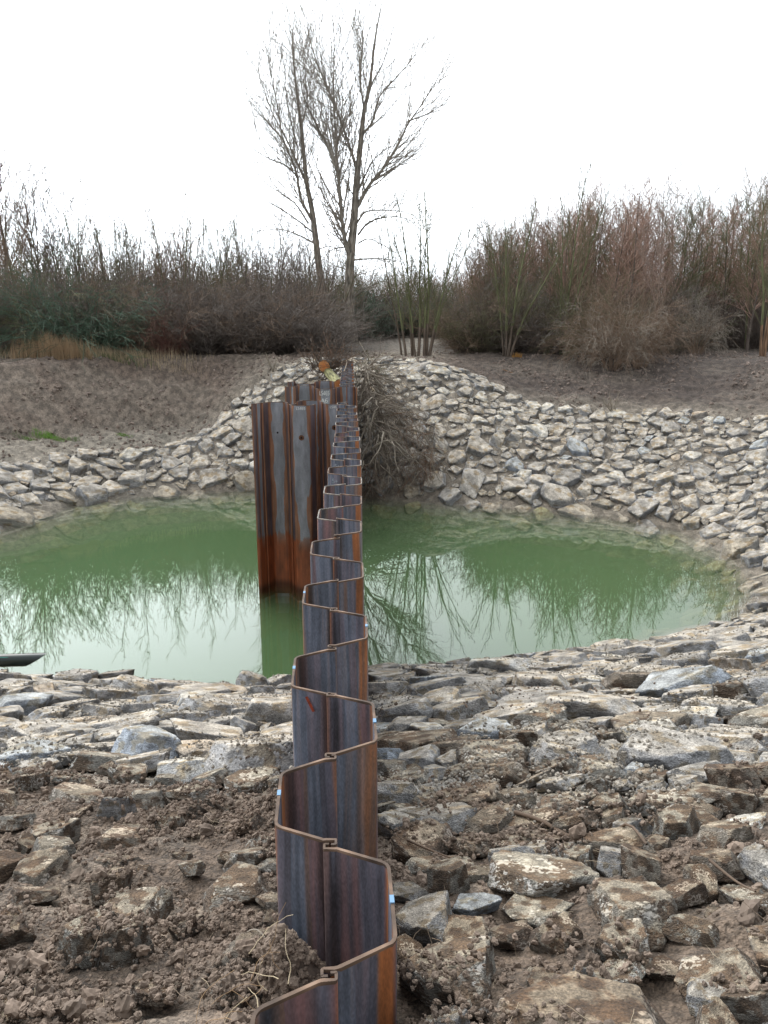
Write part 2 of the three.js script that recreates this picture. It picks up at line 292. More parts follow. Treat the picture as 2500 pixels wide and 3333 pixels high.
for (let n = -2; n < 51; n++) {
  if (n >= 28 && n < 34) continue;                          // the gap between the second and the third cross wall
  const s0 = 1.97 + PW * n, x0 = wallX(s0), x1 = wallX(s0 + PW), sg = ((n % 2) + 2) % 2 === 0 ? 1 : -1;
  const g = pileShapes[sg][Math.floor(wr() * 2)], top = EYE - pw(wallTop, s0 + 0.3) + (n < 0 ? 0 : (wr() - 0.5) * (n < 6 ? 0.02 : 0.05));
  const p = mesh('sheet_pile', g.body, steel[(n * 3 + 60 + (sg > 0 ? 1 : 0)) % 5], mainWall);
  p.position.set(x0, top, -s0); p.rotation.y = -Math.atan2(x1 - x0, PW);
  mesh('cut_edge', g.rim, n < 9 ? rimRust : (n % 3 === 1 ? rimRust : rimPale), p);
  const paint = { 0: 0.30, 1: 0.33, 2: 0.30, 3: 0.34, 4: 0.31, 5: 0.33 }[n];
  if (paint) { const b = mesh('paint_mark', new THREE.BoxGeometry(0.0155, 0.016, 0.036), blueMark, p); b.position.set(sg * PV, -0.002, -paint); }
  if (n === 3) { const o = mesh('orange_spray_mark', new THREE.PlaneGeometry(0.018, 0.09), orangeMark, p); o.position.set(-0.117, -0.075, -0.0515); o.rotation.set(0, -Math.atan2(0.101, 0.193), 0.5); }
  if (n === 13 || n === 15) { const o = writing('5+', 0.13, 0.1, 1, '#9aa3a8'); o.name = 'chalk_mark'; p.add(o); o.position.set(0.125 * sg, -0.09, -0.058); o.rotation.y = (sg > 0 ? 1 : -1) * -Math.atan2(0.101, 0.193) * -1; }
}
// a torn strip of plate at the top of the first pile, and the sand-pale splash on the third
const tall = [711, 722, 733].map((k) => { const t = steelTall(k); return new THREE.MeshPhysicalMaterial({ map: t, bumpMap: t, bumpScale: 0.0015, roughness: 0.55, metalness: 0.1 }); });
const tallShapes = { 1: pileGeometry(1, PW, { vScale: 1 / 4.6, seed: 7 }), '-1': pileGeometry(-1, PW, { vScale: 1 / 4.6, seed: 8 }), half: pileGeometry(1, PW, { vScale: 1 / 4.6, from: 0.68, seed: 9 }), halfBack: pileGeometry(-1, PW, { vScale: 1 / 4.6, from: 0.45, seed: 10 }) };
function crossWall(label, s, xs, sgs, top, marks) {        // piles side by side across the view; the first may be cut lengthwise
  const t = thing('cross_wall', label, 'sheet pile wall', [xs[0], 0, -s]);
  xs.forEach((x, i) => {
    const sg = sgs[i], g = tallShapes[sg], dir = sg === 'half' ? 1 : sg === 'halfBack' ? -1 : sg;
    const p = mesh('sheet_pile', g.body, tall[(i + Math.round(s)) % 3], t);
    p.position.set(x - xs[0], top[i], 0); p.rotation.y = -Math.PI / 2 - 0.03;
    mesh('cut_edge', g.rim, rimRust, p);
    const face = dir * PV + 0.0085;
    const half = sg === 'half' || sg === 'halfBack';
    if (!half) {
      const h = mesh('bolt_hole', new THREE.CylinderGeometry(0.022, 0.022, 0.006, 14), holeDark, p); h.rotation.z = Math.PI / 2; h.position.set(face, marks[i]?.hole ?? -0.5, -0.3);
      if (dir > 0) { const k = mesh('rust_ring', new THREE.CylinderGeometry(0.06, 0.062, 0.003, 18), rustRing, p); k.rotation.z = Math.PI / 2; k.position.set(face - 0.002, marks[i]?.hole ?? -0.5, -0.3); }
    }
    if (marks[i]?.txt) { const o = writing(marks[i].txt, 0.3, marks[i].h ?? 0.1, 3); o.name = 'chalk_mark'; p.add(o); o.position.set(face + 0.004, -(marks[i].h ?? 0.1) / 2 - 0.015, -0.3); o.rotation.y = Math.PI / 2; }
  });
  return t;
}
const T = EYE - 2.18;
crossWall('front and tallest looking cross wall of rusty sheet piles standing in the pond', 17.6, [-3.34, -2.74, -2.14], ['half', -1, 1], [T + 0.13, T + 0.12, T + 0.09], [null, { hole: -0.70 }, { hole: -0.72, txt: 'LS465' }]);
crossWall('second cross wall of rusty sheet piles joined to the long wall', 18.6, [-3.25, -2.66, -2.06, -1.46], ['halfBack', 1, -1, 1], [T - 0.05, T - 0.01, T + 0.04, T], [null, { txt: 'LS465\n11', h: 0.2 }, {}, { hole: -0.55, txt: 'LS465' }]);
crossWall('third cross wall of rusty sheet piles with a large chalk mark, closing the gap', 22.4, [-3.12, -2.57, -1.97, -1.37], ['halfBack', -1, 1, -1], [T, T + 0.03, T - 0.02, T], [null, { hole: -0.6 }, { hole: -0.62, txt: 'LS465\nA6', h: 0.42 }, { hole: -0.6 }]);
crossWall('rearmost cross wall of rusty sheet piles below the cut log', 24.0, [-3.3, -2.7, -2.1], ['half', 1, -1], [T + 0.03, T - 0.03, T + 0.02], [null, { txt: 'LS46', h: 0.1 }, {}]);

// ================================================================ stones
function stoneGeometry(seed, detail, slab) {               // a quarried block: a ball cut by planes, chipped and grained
  const r = rng(seed), dir = () => { const z = r() * 2 - 1, a = r() * 6.2832, q = Math.sqrt(1 - z * z); return V(q * Math.cos(a), z, q * Math.sin(a)); };
  const planes = []; const np = 9 + Math.floor(r() * 6);
  planes.push([V((r() - 0.5) * 0.35, 1, (r() - 0.5) * 0.35).normalize(), slab * (0.8 + r() * 0.3)], [V((r() - 0.5) * 0.3, -1, (r() - 0.5) * 0.3).normalize(), slab]);
  const ns = 3 + Math.floor(r() * 3), a0 = r() * 6;
  for (let i = 0; i < ns; i++) { const a = a0 + (i + (r() - 0.5) * 0.6) / ns * 6.2832; planes.push([V(Math.cos(a), (r() - 0.35) * 0.9, Math.sin(a)).normalize(), 0.52 + r() * 0.4]); }
  for (let i = 0; i < np - 6; i++) { const d = dir(); d.y *= 0.8; planes.push([d.normalize(), lerp(0.9, slab + 0.25, Math.abs(d.y)) * (0.82 + r() * 0.25)]); }
  let g = new THREE.IcosahedronGeometry(1, detail); g.deleteAttribute('uv'); g.deleteAttribute('normal'); g = mergeVertices(g, 1e-4);
  const p = g.attributes.position, o = r() * 50, v = V(), act = [];
  for (let i = 0; i < p.count; i++) {
    v.fromBufferAttribute(p, i).normalize(); let m = 1.25;
    for (const [n, d] of planes) { const k = n.dot(v); if (k > 0.05 && d / k < m) { m = d / k; act[i] = n; } }
    const big = vn3(v.x * 2.2 + o, v.y * 2.2, v.z * 2.2, seed) - 0.5, mid = vn3(v.x * 5 + o, v.y * 5, v.z * 5, seed + 1) - 0.5, fine = vn3(v.x * 13, v.y * 13 + o, v.z * 13, seed + 2) - 0.5;
    m *= 1 + big * 0.05 + mid * 0.05 + fine * (detail > 12 ? 0.04 : 0.015); v.multiplyScalar(m); p.setXYZ(i, v.x, v.y, v.z);
  }
  g.computeBoundingBox(); const b = g.boundingBox, w = Math.max(b.max.x - b.min.x, b.max.z - b.min.z) / 2;
  g.translate(0, -(b.max.y + b.min.y) / 2, 0); g.scale(1 / w, 1 / w, 1 / w); g.computeVertexNormals();
  // dust lies on the upward faces, the broken sides show the fresh stone
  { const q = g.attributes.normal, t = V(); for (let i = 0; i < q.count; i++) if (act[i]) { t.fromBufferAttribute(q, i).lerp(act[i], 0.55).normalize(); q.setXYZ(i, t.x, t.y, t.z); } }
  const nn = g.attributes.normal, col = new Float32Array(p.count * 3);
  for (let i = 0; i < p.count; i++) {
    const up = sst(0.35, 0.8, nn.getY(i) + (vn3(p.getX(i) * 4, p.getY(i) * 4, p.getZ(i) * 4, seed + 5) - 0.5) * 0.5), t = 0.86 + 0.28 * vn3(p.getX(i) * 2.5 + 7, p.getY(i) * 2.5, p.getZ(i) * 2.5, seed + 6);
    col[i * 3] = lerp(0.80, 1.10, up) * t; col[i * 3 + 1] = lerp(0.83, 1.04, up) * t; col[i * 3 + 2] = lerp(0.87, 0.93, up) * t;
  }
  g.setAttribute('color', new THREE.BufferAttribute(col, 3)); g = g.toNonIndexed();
  const q = g.attributes.position, uv = new Float32Array(q.count * 2), A = V(), B = V(), C = V(), du = r(), dv = r();
  for (let i = 0; i < q.count; i += 3) {                   // each face takes the grain of the plane it mostly lies in
    A.fromBufferAttribute(q, i); B.fromBufferAttribute(q, i + 1).sub(A); C.fromBufferAttribute(q, i + 2).sub(A); B.cross(C); const ax = Math.abs(B.x), ay = Math.abs(B.y), az = Math.abs(B.z);
    for (let k = 0; k < 3; k++) { const x = q.getX(i + k), y = q.getY(i + k), z = q.getZ(i + k); const [a, b2] = ay >= ax && ay >= az ? [x, z] : ax > az ? [z, y] : [x, y]; uv[(i + k) * 2] = a * 0.42 + du; uv[(i + k) * 2 + 1] = b2 * 0.42 + dv; }
  }
  g.setAttribute('uv', new THREE.BufferAttribute(uv, 2)); g.computeBoundingBox(); return g;
}
const fineStones = [...Array(14)].map((_, i) => stoneGeometry(1000 + i * 7, 15, 0.34 + (i % 5) * 0.08));
const midStones = [...Array(14)].map((_, i) => stoneGeometry(2000 + i * 7, 11, 0.36 + (i % 5) * 0.07));
const farStones = [...Array(14)].map((_, i) => stoneGeometry(3000 + i * 7, 8, 0.42 + (i % 5) * 0.07));
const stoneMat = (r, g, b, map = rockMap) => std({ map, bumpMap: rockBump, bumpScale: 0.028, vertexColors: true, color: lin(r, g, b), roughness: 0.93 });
const dustGrey = [stoneMat(0.595, 0.56, 0.525), stoneMat(0.545, 0.52, 0.495), stoneMat(0.63, 0.59, 0.545), stoneMat(0.49, 0.472, 0.458)], bluish = stoneMat(0.52, 0.555, 0.60), tan = stoneMat(0.59, 0.51, 0.43), pale = stoneMat(0.76, 0.74, 0.705), darkStone = stoneMat(0.40, 0.375, 0.35);
const earthy = [stoneMat(0.50, 0.435, 0.365, dirtyRockMap), stoneMat(0.40, 0.335, 0.275, dirtyRockMap), stoneMat(0.54, 0.495, 0.44, dirtyRockMap)], scraped = stoneMat(0.62, 0.585, 0.53, dirtyRockMap), weedy = stoneMat(0.32, 0.31, 0.19), wet = stoneMat(0.46, 0.42, 0.36);
const banks = {
  nearLeft: ['stone_bank', 'near stone bank left of the long sheet pile wall, sloping to the water beside the pipe'],
  nearRight: ['stone_bank', 'near stone bank right of the long sheet pile wall, sloping to the water'],
  footRight: ['stone_bank', 'soil smeared foreground stones right of the nearest piles'],
  footLeft: ['stone_bank', 'foreground stones left of the nearest piles, half buried in brown soil'],
  farLeft: ['stone_bank', 'far stone bank left of the wall below the brown earth slope'],
  farMid: ['stone_bank', 'lower far stone slope right of the wall, at the water beside the brush pile'],
  farTop: ['stone_bank', 'upper end of the far stone slope right of the wall, below the bare brown track'],
  shore: ['stone_bank', 'right shore of stones between the pond and the right edge of the photo'],
  leftTop: ['stone_bank', 'narrow stone slope climbing behind the cross walls on the left'],
  farRight: ['stone_bank', 'grey stone bank behind the right half of the pond, below the dark soil'],
};
for (const k in banks) { const [n, l] = banks[k]; banks[k] = thing(n, l, 'stone bank', [0, 0, 0], null, 'structure'); }
const bankOf = (x, s) => s < 5.8 ? (x < wallX(s) ? banks.footLeft : banks.footRight) : s < 15.2 ? (x < wallX(s) ? banks.nearLeft : x > 4.6 && s > 10 ? banks.shore : banks.nearRight) : x < wallX(s) ? (x > -6.5 && s > 29.2 ? banks.leftTop : banks.farLeft) : x < 4.6 ? (s > 29.2 ? banks.farTop : banks.farMid) : s < 22 ? banks.shore : banks.farRight;
const nearTops = [];                                       // stones near the eye, for laying crumbs on them
const rest = {};                                           // what is over 300 on one bank, by bank
function placeStone(x, s, rad, { yaw, tilt = 0.16, sink = 0.15, h = 1, long = 1, geo, mat, r, y0, vis = true }) {
  const D = Math.hypot(x, s), set = D < 6.5 ? fineStones : D < 15 ? midStones : farStones, g = set[geo ?? Math.floor(r() * set.length)];
  const e = 0.25, nrm = V(-(baseY(x + e, s) - baseY(x - e, s)) / (2 * e), 1, (baseY(x, s + e) - baseY(x, s - e)) / (2 * e)).normalize();
  nrm.x += (r() - 0.5) * 2 * tilt; nrm.z += (r() - 0.5) * 2 * tilt; nrm.normalize();
  const bank = bankOf(x, s), o = mesh('stone', g, mat, bank);
  const hh = (g.boundingBox.max.y - g.boundingBox.min.y) / 2 * rad * h, gy = y0 ?? baseY(x, s);
  o.quaternion.setFromUnitVectors(V(0, 1, 0), nrm).multiply(new THREE.Quaternion().setFromAxisAngle(V(0, 1, 0), yaw ?? r() * 6.2832));
  o.scale.set(rad * long, rad * h, rad); o.position.set(x, gy, -s).addScaledVector(nrm, hh * (1 - 2 * sink));
  if (s < 13) nearTops.push(o);
  o.userData.size = rad / D; return o;
}
const taken = [];
const GRID = new Map(), cell = (x, s) => Math.floor(x) * 1000 + Math.floor(s);
function free(x, s, rad, k) {
  for (let i = -2; i <= 2; i++) for (let j = -2; j <= 2; j++) for (const t of GRID.get(cell(x + i, s + j)) ?? []) { const d = Math.hypot(x - t[0], s - t[1]); if (d < (rad + t[2]) * k) return false; }
  const off = x - wallX(s); if (Math.abs(off) < 0.2 + rad * 0.9 && s < 33.5) return false;
  return true;
}
function take(x, s, rad) { const c = cell(x, s); if (!GRID.has(c)) GRID.set(c, []); GRID.get(c).push([x, s, rad]); }
// the stones that can be told apart near the eye: centre, width and tone as they lie on the bank
const sr = rng(4242), M = { p: pale, g: dustGrey[0], h: dustGrey[1], l: dustGrey[2], d: darkStone, b: bluish, t: tan, e: earthy[0], f: earthy[1], k: earthy[2], s: scraped };
const HERO = [
  [168, 2072, 118, 's', 0.95], [270, 2078, 112, 'k', 0.8], [357, 1800, 84, 's', 0.75], [500, 1955, 190, 'k', 0.42], [545, 2105, 170, 'f', 0.6], [545, 1885, 115, 'k', 0.5], [92, 1872, 130, 'k', 0.6], [140, 1745, 155, 'e', 0.5], [62, 1702, 84, 'k', 0.7], [246, 1768, 90, 'h', 0.6], [305, 1740, 105, 'k', 0.5], [412, 1735, 120, 'k', 0.55], [268, 1692, 95, 's', 0.5], [190, 1662, 150, 's', 0.55], [300, 1640, 160, 'b', 0.55], [55, 1648, 150, 'b', 0.5], [440, 1602, 240, 'l', 0.34], [528, 1552, 88, 'h', 0.5], [440, 1552, 140, 'h', 0.42], [325, 1556, 110, 'p', 0.5], [245, 1585, 195, 'l', 0.5], [605, 1592, 120, 'l', 0.4], [150, 1595, 110, 'h', 0.5], [58, 1598, 140, 'g', 0.45], [455, 1470, 88, 'k', 0.4], [540, 1487, 78, 'h', 0.6], [603, 1484, 74, 'h', 0.6], [342, 1478, 76, 'h', 0.4], [242, 1472, 88, 'd', 0.4], [555, 1620, 90, 's', 0.4], [355, 1700, 70, 's', 0.5], [430, 1820, 90, 'f', 0.5], [240, 1890, 110, 'f', 0.45], [30, 1790, 90, 'k', 0.5], [15, 2140, 110, 'k', 0.6], [60, 1960, 110, 'f', 0.5], [395, 2020, 90, 'f', 0.4], [410, 1890, 60, 's', 0.6], [330, 2170, 120, 'f', 0.4], [640, 1690, 60, 's', 0.6],
  [985, 2165, 270, 'k', 0.42], [1585, 2165, 200, 'k', 0.6], [1540, 2195, 110, 'h', 0.6], [1395, 2020, 220, 'k', 0.62], [1180, 1945, 250, 's', 0.5], [1165, 2000, 160, 's', 0.45], [1115, 1885, 105, 'h', 0.85], [1197, 1885, 66, 'h', 0.8], [1256, 1885, 84, 's', 0.8], [1326, 1888, 72, 'h', 1.0], [978, 1938, 118, 'k', 0.75], [1030, 1978, 110, 'b', 0.5], [925, 2030, 170, 'd', 0.5], [880, 1950, 90, 'd', 0.6], [1362, 2085, 150, 'k', 0.6], [1262, 2122, 54, 'h', 0.7], [1470, 1818, 105, 's', 0.7], [1375, 1812, 100, 'd', 0.6], [1428, 1762, 135, 's', 0.55], [1522, 1742, 135, 'k', 0.6], [1300, 1695, 150, 's', 0.45], [1240, 1758, 160, 'k', 0.5], [950, 1795, 190, 'd', 0.45], [852, 1742, 120, 'h', 0.7], [1330, 1640, 90, 'h', 0.6], [860, 1802, 110, 'h', 0.5], [1500, 1566, 160, 'p', 0.36], [1582, 1474, 150, 't', 0.40], [1415, 1540, 54, 'h', 0.7], [880, 1590, 110, 'h', 0.6], [1010, 1580, 110, 'd', 0.5], [905, 1660, 120, 'h', 0.5], [1090, 1690, 150, 'f', 0.5], [1125, 1740, 110, 'e', 0.45], [1030, 1690, 120, 'k', 0.5], [1245, 1590, 100, 's', 0.5], [1160, 1600, 90, 'l', 0.5], [1630, 1790, 90, 'p', 0.5], [1560, 1900, 130, 'f', 0.5], [1480, 1960, 120, 'f', 0.5], [1620, 1960, 110, 's', 0.5], [1190, 2170, 120, 'f', 0.45], [1110, 2050, 110, 'f', 0.45], [1450, 2120, 110, 'f', 0.4], [830, 1520, 70, 'd', 0.7], [870, 1480, 60, 'd', 0.8], [1420, 1700, 110, 'f', 0.4], [1600, 1660, 130, 'l', 0.45], [1060, 1800, 130, 'f', 0.45], [1180, 1830, 100, 'f', 0.45],
];
for (const [x, y, w, m, h] of HERO) {
  const { p, D } = hitGround(x * S, y * S), rad = w * S * D / FPX / 2, sh = clamp(rad * 0.5, 0, 0.15), px = p.x, ps = -p.z + sh;
  const o = placeStone(px, ps, rad, { tilt: 0.12, sink: soilHere(px, ps) > 0.5 ? 0.2 : 0.25, h: h * 1.2, yaw: sr() * 6.28, mat: M[m], r: sr });
  take(px, ps, rad * 0.92);
}
// the rest of the stone cover: big ones first, smaller ones into the gaps
const inView = (x, s, y) => { const dy = EYE - y, zc = s * CP + dy * SP; if (zc < 0.4) return false; const px = 1250 + FPX * x / zc, py = 1666.5 + FPX * (dy * CP - s * SP) / zc; return px > -110 && px < 2610 && py > 1100 && py < 3460; };
function cover(n, r0, r1, k, ok, seed, extra = {}) {
  const r = rng(seed);
  for (let i = 0; i < n; i++) {
    const bx = extra.box ?? [-14, 15, 2, 35], s = lerp(bx[2], bx[3], r()), x = lerp(bx[0], bx[1], r()), d = pondDist(x, s); if (d < -1.5 || !stoneMask(x, s, d) || !ok(x, s, d) || !inView(x, s, baseY(x, s, d))) continue;
    const rad = lerp(r0, r1, Math.pow(r(), 1.5)); if (s < 16 && x > 0 && d < 1.3 && rad > 0.27) continue; if ( !free(x, s, rad, k)) continue; take(x, s, rad);
    const soil = soilHere(x, s), q = r(), D = Math.hypot(x, s), farTop = s > 27 ? 0.5 : 0;
    let mat = q < 0.82 ? dustGrey[Math.floor(r() * 4)] : q < 0.86 ? bluish : q < 0.90 ? tan : q < 0.95 ? pale : darkStone;
    if (s > 29 && q > 0.55) mat = q > 0.8 ? pale : dustGrey[2];
    if ((soil > 0.4 && (x < 0 || r() < 0.75)) || (s < 9 && x > wallX(s) && r() < 0.3)) mat = q < 0.3 ? earthy[0] : q < 0.6 ? earthy[1] : q < 0.82 ? earthy[2] : scraped;
    if (d < 0.45 && s > 14) mat = r() < 0.6 ? wet : dustGrey[3];
    if (d < -0.25) mat = weedy;
    const steep = x > -6 && x < 5 && s > 24;
    placeStone(x, s, rad * 1.08, { r, mat, y0: d < 0.1 ? baseY(x, s, d) - 0.16 : undefined, tilt: extra.tilt ?? (s < 15 ? 0.15 : 0.13), sink: (s < 15 && d < 0.7 ? 0.16 : 0) + (soil > 0.4 ? (rad > 0.11 ? 0.31 : 0.15) : extra.sink ?? (s > 15 ? 0.44 : 0.36)) + (r() - 0.5) * 0.2, h: (0.6 + r() * 0.34) * (s > 15 ? 0.84 : 0.84), long: 0.8 + r() * r() * 0.9 });
  }
}
const rocky = (x, s) => soilHere(x, s) < 0.5, soily = (x, s) => !rocky(x, s);
const NR = [-0.6, 9, 1.9, 13.8], NL = [-8, 0, 1.9, 13.8], FAR = [-14, 15, 13, 35];
cover(9000, 0.30, 0.55, 0.80, (x, s) => s > 4.6, 71, { tilt: 0.1, box: NR });
cover(5000, 0.28, 0.50, 0.82, (x, s) => rocky(x, s), 70, { tilt: 0.1, box: NL });
cover(20000, 0.38, 0.56, 0.78, (x, s, d) => d < 3.2 - 2 * sst(4, 7, x), 77, { box: FAR });
cover(20000, 0.27, 0.42, 0.77, (x, s, d) => d < 7, 79, { box: FAR });
cover(8000, 0.16, 0.32, 0.80, (x, s) => s < 6.5, 74, { tilt: 0.22, box: NR, sink: 0.22 });
cover(1600, 0.12, 0.30, 0.92, (x, s) => soily(x, s), 80, { tilt: 0.25, box: NL });
cover(9000, 0.18, 0.29, 0.76, (x, s) => s > 5, 72, { box: NR }); cover(9000, 0.18, 0.29, 0.78, rocky, 83, { box: NL }); cover(40000, 0.18, 0.28, 0.76, () => true, 84, { box: FAR });
cover(6000, 0.09, 0.17, 0.76, () => true, 73, { tilt: 0.35, sink: 0.2, box: NR }); cover(9000, 0.09, 0.17, 0.8, rocky, 85, { tilt: 0.35, sink: 0.2, box: NL }); cover(50000, 0.10, 0.18, 0.78, () => true, 86, { tilt: 0.3, sink: 0.25, box: FAR });
cover(1200, 0.05, 0.11, 0.95, (x, s) => soily(x, s), 75, { tilt: 0.5, sink: 0, box: NL }); cover(800, 0.045, 0.09, 0.85, () => true, 76, { tilt: 0.5, sink: 0.05, box: [-0.6, 6, 1.9, 9] });
// at most 300 of a bank's stones stay single; the smallest in view are joined
for (const k in banks) {
  const bank = banks[k], small = bank.children.slice().sort((a, b) => b.userData.size - a.userData.size).slice(300), byMat = new Map();
  for (const o of bank.children) delete o.userData.size;
  for (const o of small) { o.updateMatrix(); const g = o.geometry.clone().applyMatrix4(o.matrix); if (!byMat.has(o.material)) byMat.set(o.material, []); byMat.get(o.material).push(g); bank.remove(o); }
  for (const [m, gs] of byMat) { const o = mesh('small_stones', mergeGeometries(gs), m, bank); o.userData.kind = 'stuff'; }
  console.log(k, bank.children.length, small.length);
}

// ================================================================ bare trees and thickets
class Wood {                                               // collects tapered limbs
  constructor() { this.p = []; this.n = []; this.u = []; this.i = []; }
  limb(pts, r0, r1, sides) {
    const m = pts.length, T = V(), N = V(), B = V(), up = V(0, 1, 0), base0 = this.p.length / 3; let len = 0;
    for (let k = 0; k < m; k++) {
      T.subVectors(pts[Math.min(m - 1, k + 1)], pts[Math.max(0, k - 1)]).normalize(); if (k) len += pts[k].distanceTo(pts[k - 1]);
      if (k === 0) { N.crossVectors(T, Math.abs(T.y) > 0.9 ? V(1, 0, 0) : up).normalize(); } else { N.addScaledVector(T, -N.dot(T)).normalize(); }
      B.crossVectors(T, N); const r = lerp(r0, r1, Math.pow(k / (m - 1), 0.85));
      for (let a = 0; a < sides; a++) { const c = Math.cos(a / sides * 6.2832), s = Math.sin(a / sides * 6.2832), nx = N.x * c + B.x * s, ny = N.y * c + B.y * s, nz = N.z * c + B.z * s; this.p.push(pts[k].x + nx * r, pts[k].y + ny * r, pts[k].z + nz * r); this.n.push(nx, ny, nz); this.u.push(a / sides * 2, len * 0.5); }
      if (k) for (let a = 0; a < sides; a++) { const b = (a + 1) % sides, q = base0 + (k - 1) * sides, t = base0 + k * sides; this.i.push(q + a, q + b, t + a, q + b, t + b, t + a); }
    }
  }
  build() { const g = new THREE.BufferGeometry(); g.setAttribute('position', new THREE.Float32BufferAttribute(this.p, 3)); g.setAttribute('normal', new THREE.Float32BufferAttribute(this.n, 3)); g.setAttribute('uv', new THREE.Float32BufferAttribute(this.u, 2)); g.setIndex(this.i); return g; }
}
const rdir = (r) => { const z = r() * 2 - 1, a = r() * 6.2832, q = Math.sqrt(1 - z * z); return V(q * Math.cos(a), z, q * Math.sin(a)); };
function wander(r, p, d, len, k, bend, lift) {             // a limb's path: wanders, and lifts or hangs
  const pts = [p.clone()], c = p.clone(), t = d.clone();
  for (let i = 0; i < k; i++) { t.addScaledVector(rdir(r), bend); t.y += lift; t.normalize(); c.addScaledVector(t, len / k); pts.push(c.clone()); }
  return pts;
}
const along = (pts, t) => { const f = clamp(t) * (pts.length - 1), i = Math.min(pts.length - 2, Math.floor(f)); return { p: pts[i].clone().lerp(pts[i + 1], f - i), d: pts[i + 1].clone().sub(pts[i]).normalize() }; };
function twigs(r, W, pts, len, rad, o, level) {            // side shoots along a limb, and theirs
  const n = Math.max(1, Math.round(len * o.dens[level]));
  for (let k = 0; k < n; k++) {
    const t = lerp(o.from ?? 0.2, 1, (k + r()) / n), { p, d } = along(pts, t), sd = rdir(r); sd.addScaledVector(d, -sd.dot(d)).normalize();
    const a = lerp(o.ang[0], o.ang[1], r()), dir = d.clone().multiplyScalar(Math.cos(a)).addScaledVector(sd, Math.sin(a)).normalize();
    const l = Math.min(o.max?.[level] ?? 9, len * lerp(o.rel[0], o.rel[1], r()) * (1.15 - 0.6 * t)), rr = Math.max(o.min, rad * (1 - t * 0.8) * 0.5);
    const q = wander(r, p, dir, l, level < o.dens.length - 1 ? 3 : 2, o.bend, o.lift);
    W[Math.min(level, W.length - 1)].limb(q, rr, Math.max(o.min * 0.6, rr * 0.3), rr > 0.04 ? 5 : 3);
    if (level + 1 < o.dens.length) twigs(r, W, q, l, rr, o, level + 1);
  }
}
const bark = (r, g, b) => std({ map: barkMap, color: lin(r * 1.1, g * 1.1, b * 1.1), roughness: 0.9 });
const poplarBark = bark(0.42, 0.39, 0.345), poplarTwig = bark(0.62, 0.58, 0.53), brownBark = bark(0.201, 0.158, 0.126), brownTwig = bark(0.40, 0.29, 0.215), pinkTwig = bark(0.60, 0.405, 0.33), greyTwig = bark(0.30, 0.265, 0.245), greenBark = bark(0.236, 0.263, 0.131), greenTwig = bark(0.228, 0.236, 0.131), mossTwig = bark(0.135, 0.235, 0.165), darkTwig = bark(0.20, 0.165, 0.145), redTwig = bark(0.280, 0.131, 0.108), orangeBark = bark(0.34, 0.215, 0.135), paleTwig = bark(0.525, 0.473, 0.411);
const PLAT = 4.2;

// the two tall poplars, their main limbs followed from the photograph
const poplarTwigs = { dens: [3.9, 4.8], rel: [0.34, 0.72], max: [4.2, 1.6], ang: [0.38, 0.8], bend: 0.13, lift: 0.15, min: 0.0092, from: 0.05 };
function tracedTree(label, s, rootPx, trunk, r0, limbs, seed, base) {
  const r = rng(seed), root = onPlane(rootPx[0], rootPx[1], s); root.y = base;
  const t = thing('poplar_tree', label, 'tree', [root.x, root.y, root.z]);
  const conv = (list, zoff) => list.map(([x, y], i) => { const p = onPlane(700 + x * 0.5425, y * 0.5425, s); p.z += zoff * i; return p.sub(root); });
  const smooth = (pts) => new THREE.CatmullRomCurve3(pts).getPoints(pts.length * 3);
  const tr = smooth([V(0, -0.3, 0), ...conv(trunk, 0)]), W = [new Wood(), new Wood()], TW = new Wood();
  TW.limb(tr, r0, 0.03, 9); TW.limb([V(0, -0.3, 0), V(0, 0.5, 0), V(0, 1.4, 0)], r0 * 1.5, r0 * 0.95, 9);
  mesh('trunk', TW.build(), poplarBark, t);
  let L = tr[0].distanceTo(tr[tr.length - 1]); twigs(r, W, tr.slice(Math.floor(tr.length * 0.45)), L * 0.5, 0.05, { ...poplarTwigs, from: 0.0 }, 0);
  for (const [pts, rad, z] of limbs) {
    const q = smooth(conv(pts, z)), l = q.reduce((a, p, i) => a + (i ? p.distanceTo(q[i - 1]) : 0), 0), LW = new Wood(); LW.limb(q, rad * 0.72, 0.010, 6); mesh('limb', LW.build(), poplarBark, t);
    twigs(r, W, q, l, rad * 0.55, poplarTwigs, 0);
  }
  const b = mesh('branches', W[0].build(), poplarTwig, t), c = mesh('twigs', W[1].build(), poplarTwig, t); b.userData.kind = c.userData.kind = 'stuff';
  return t;
}
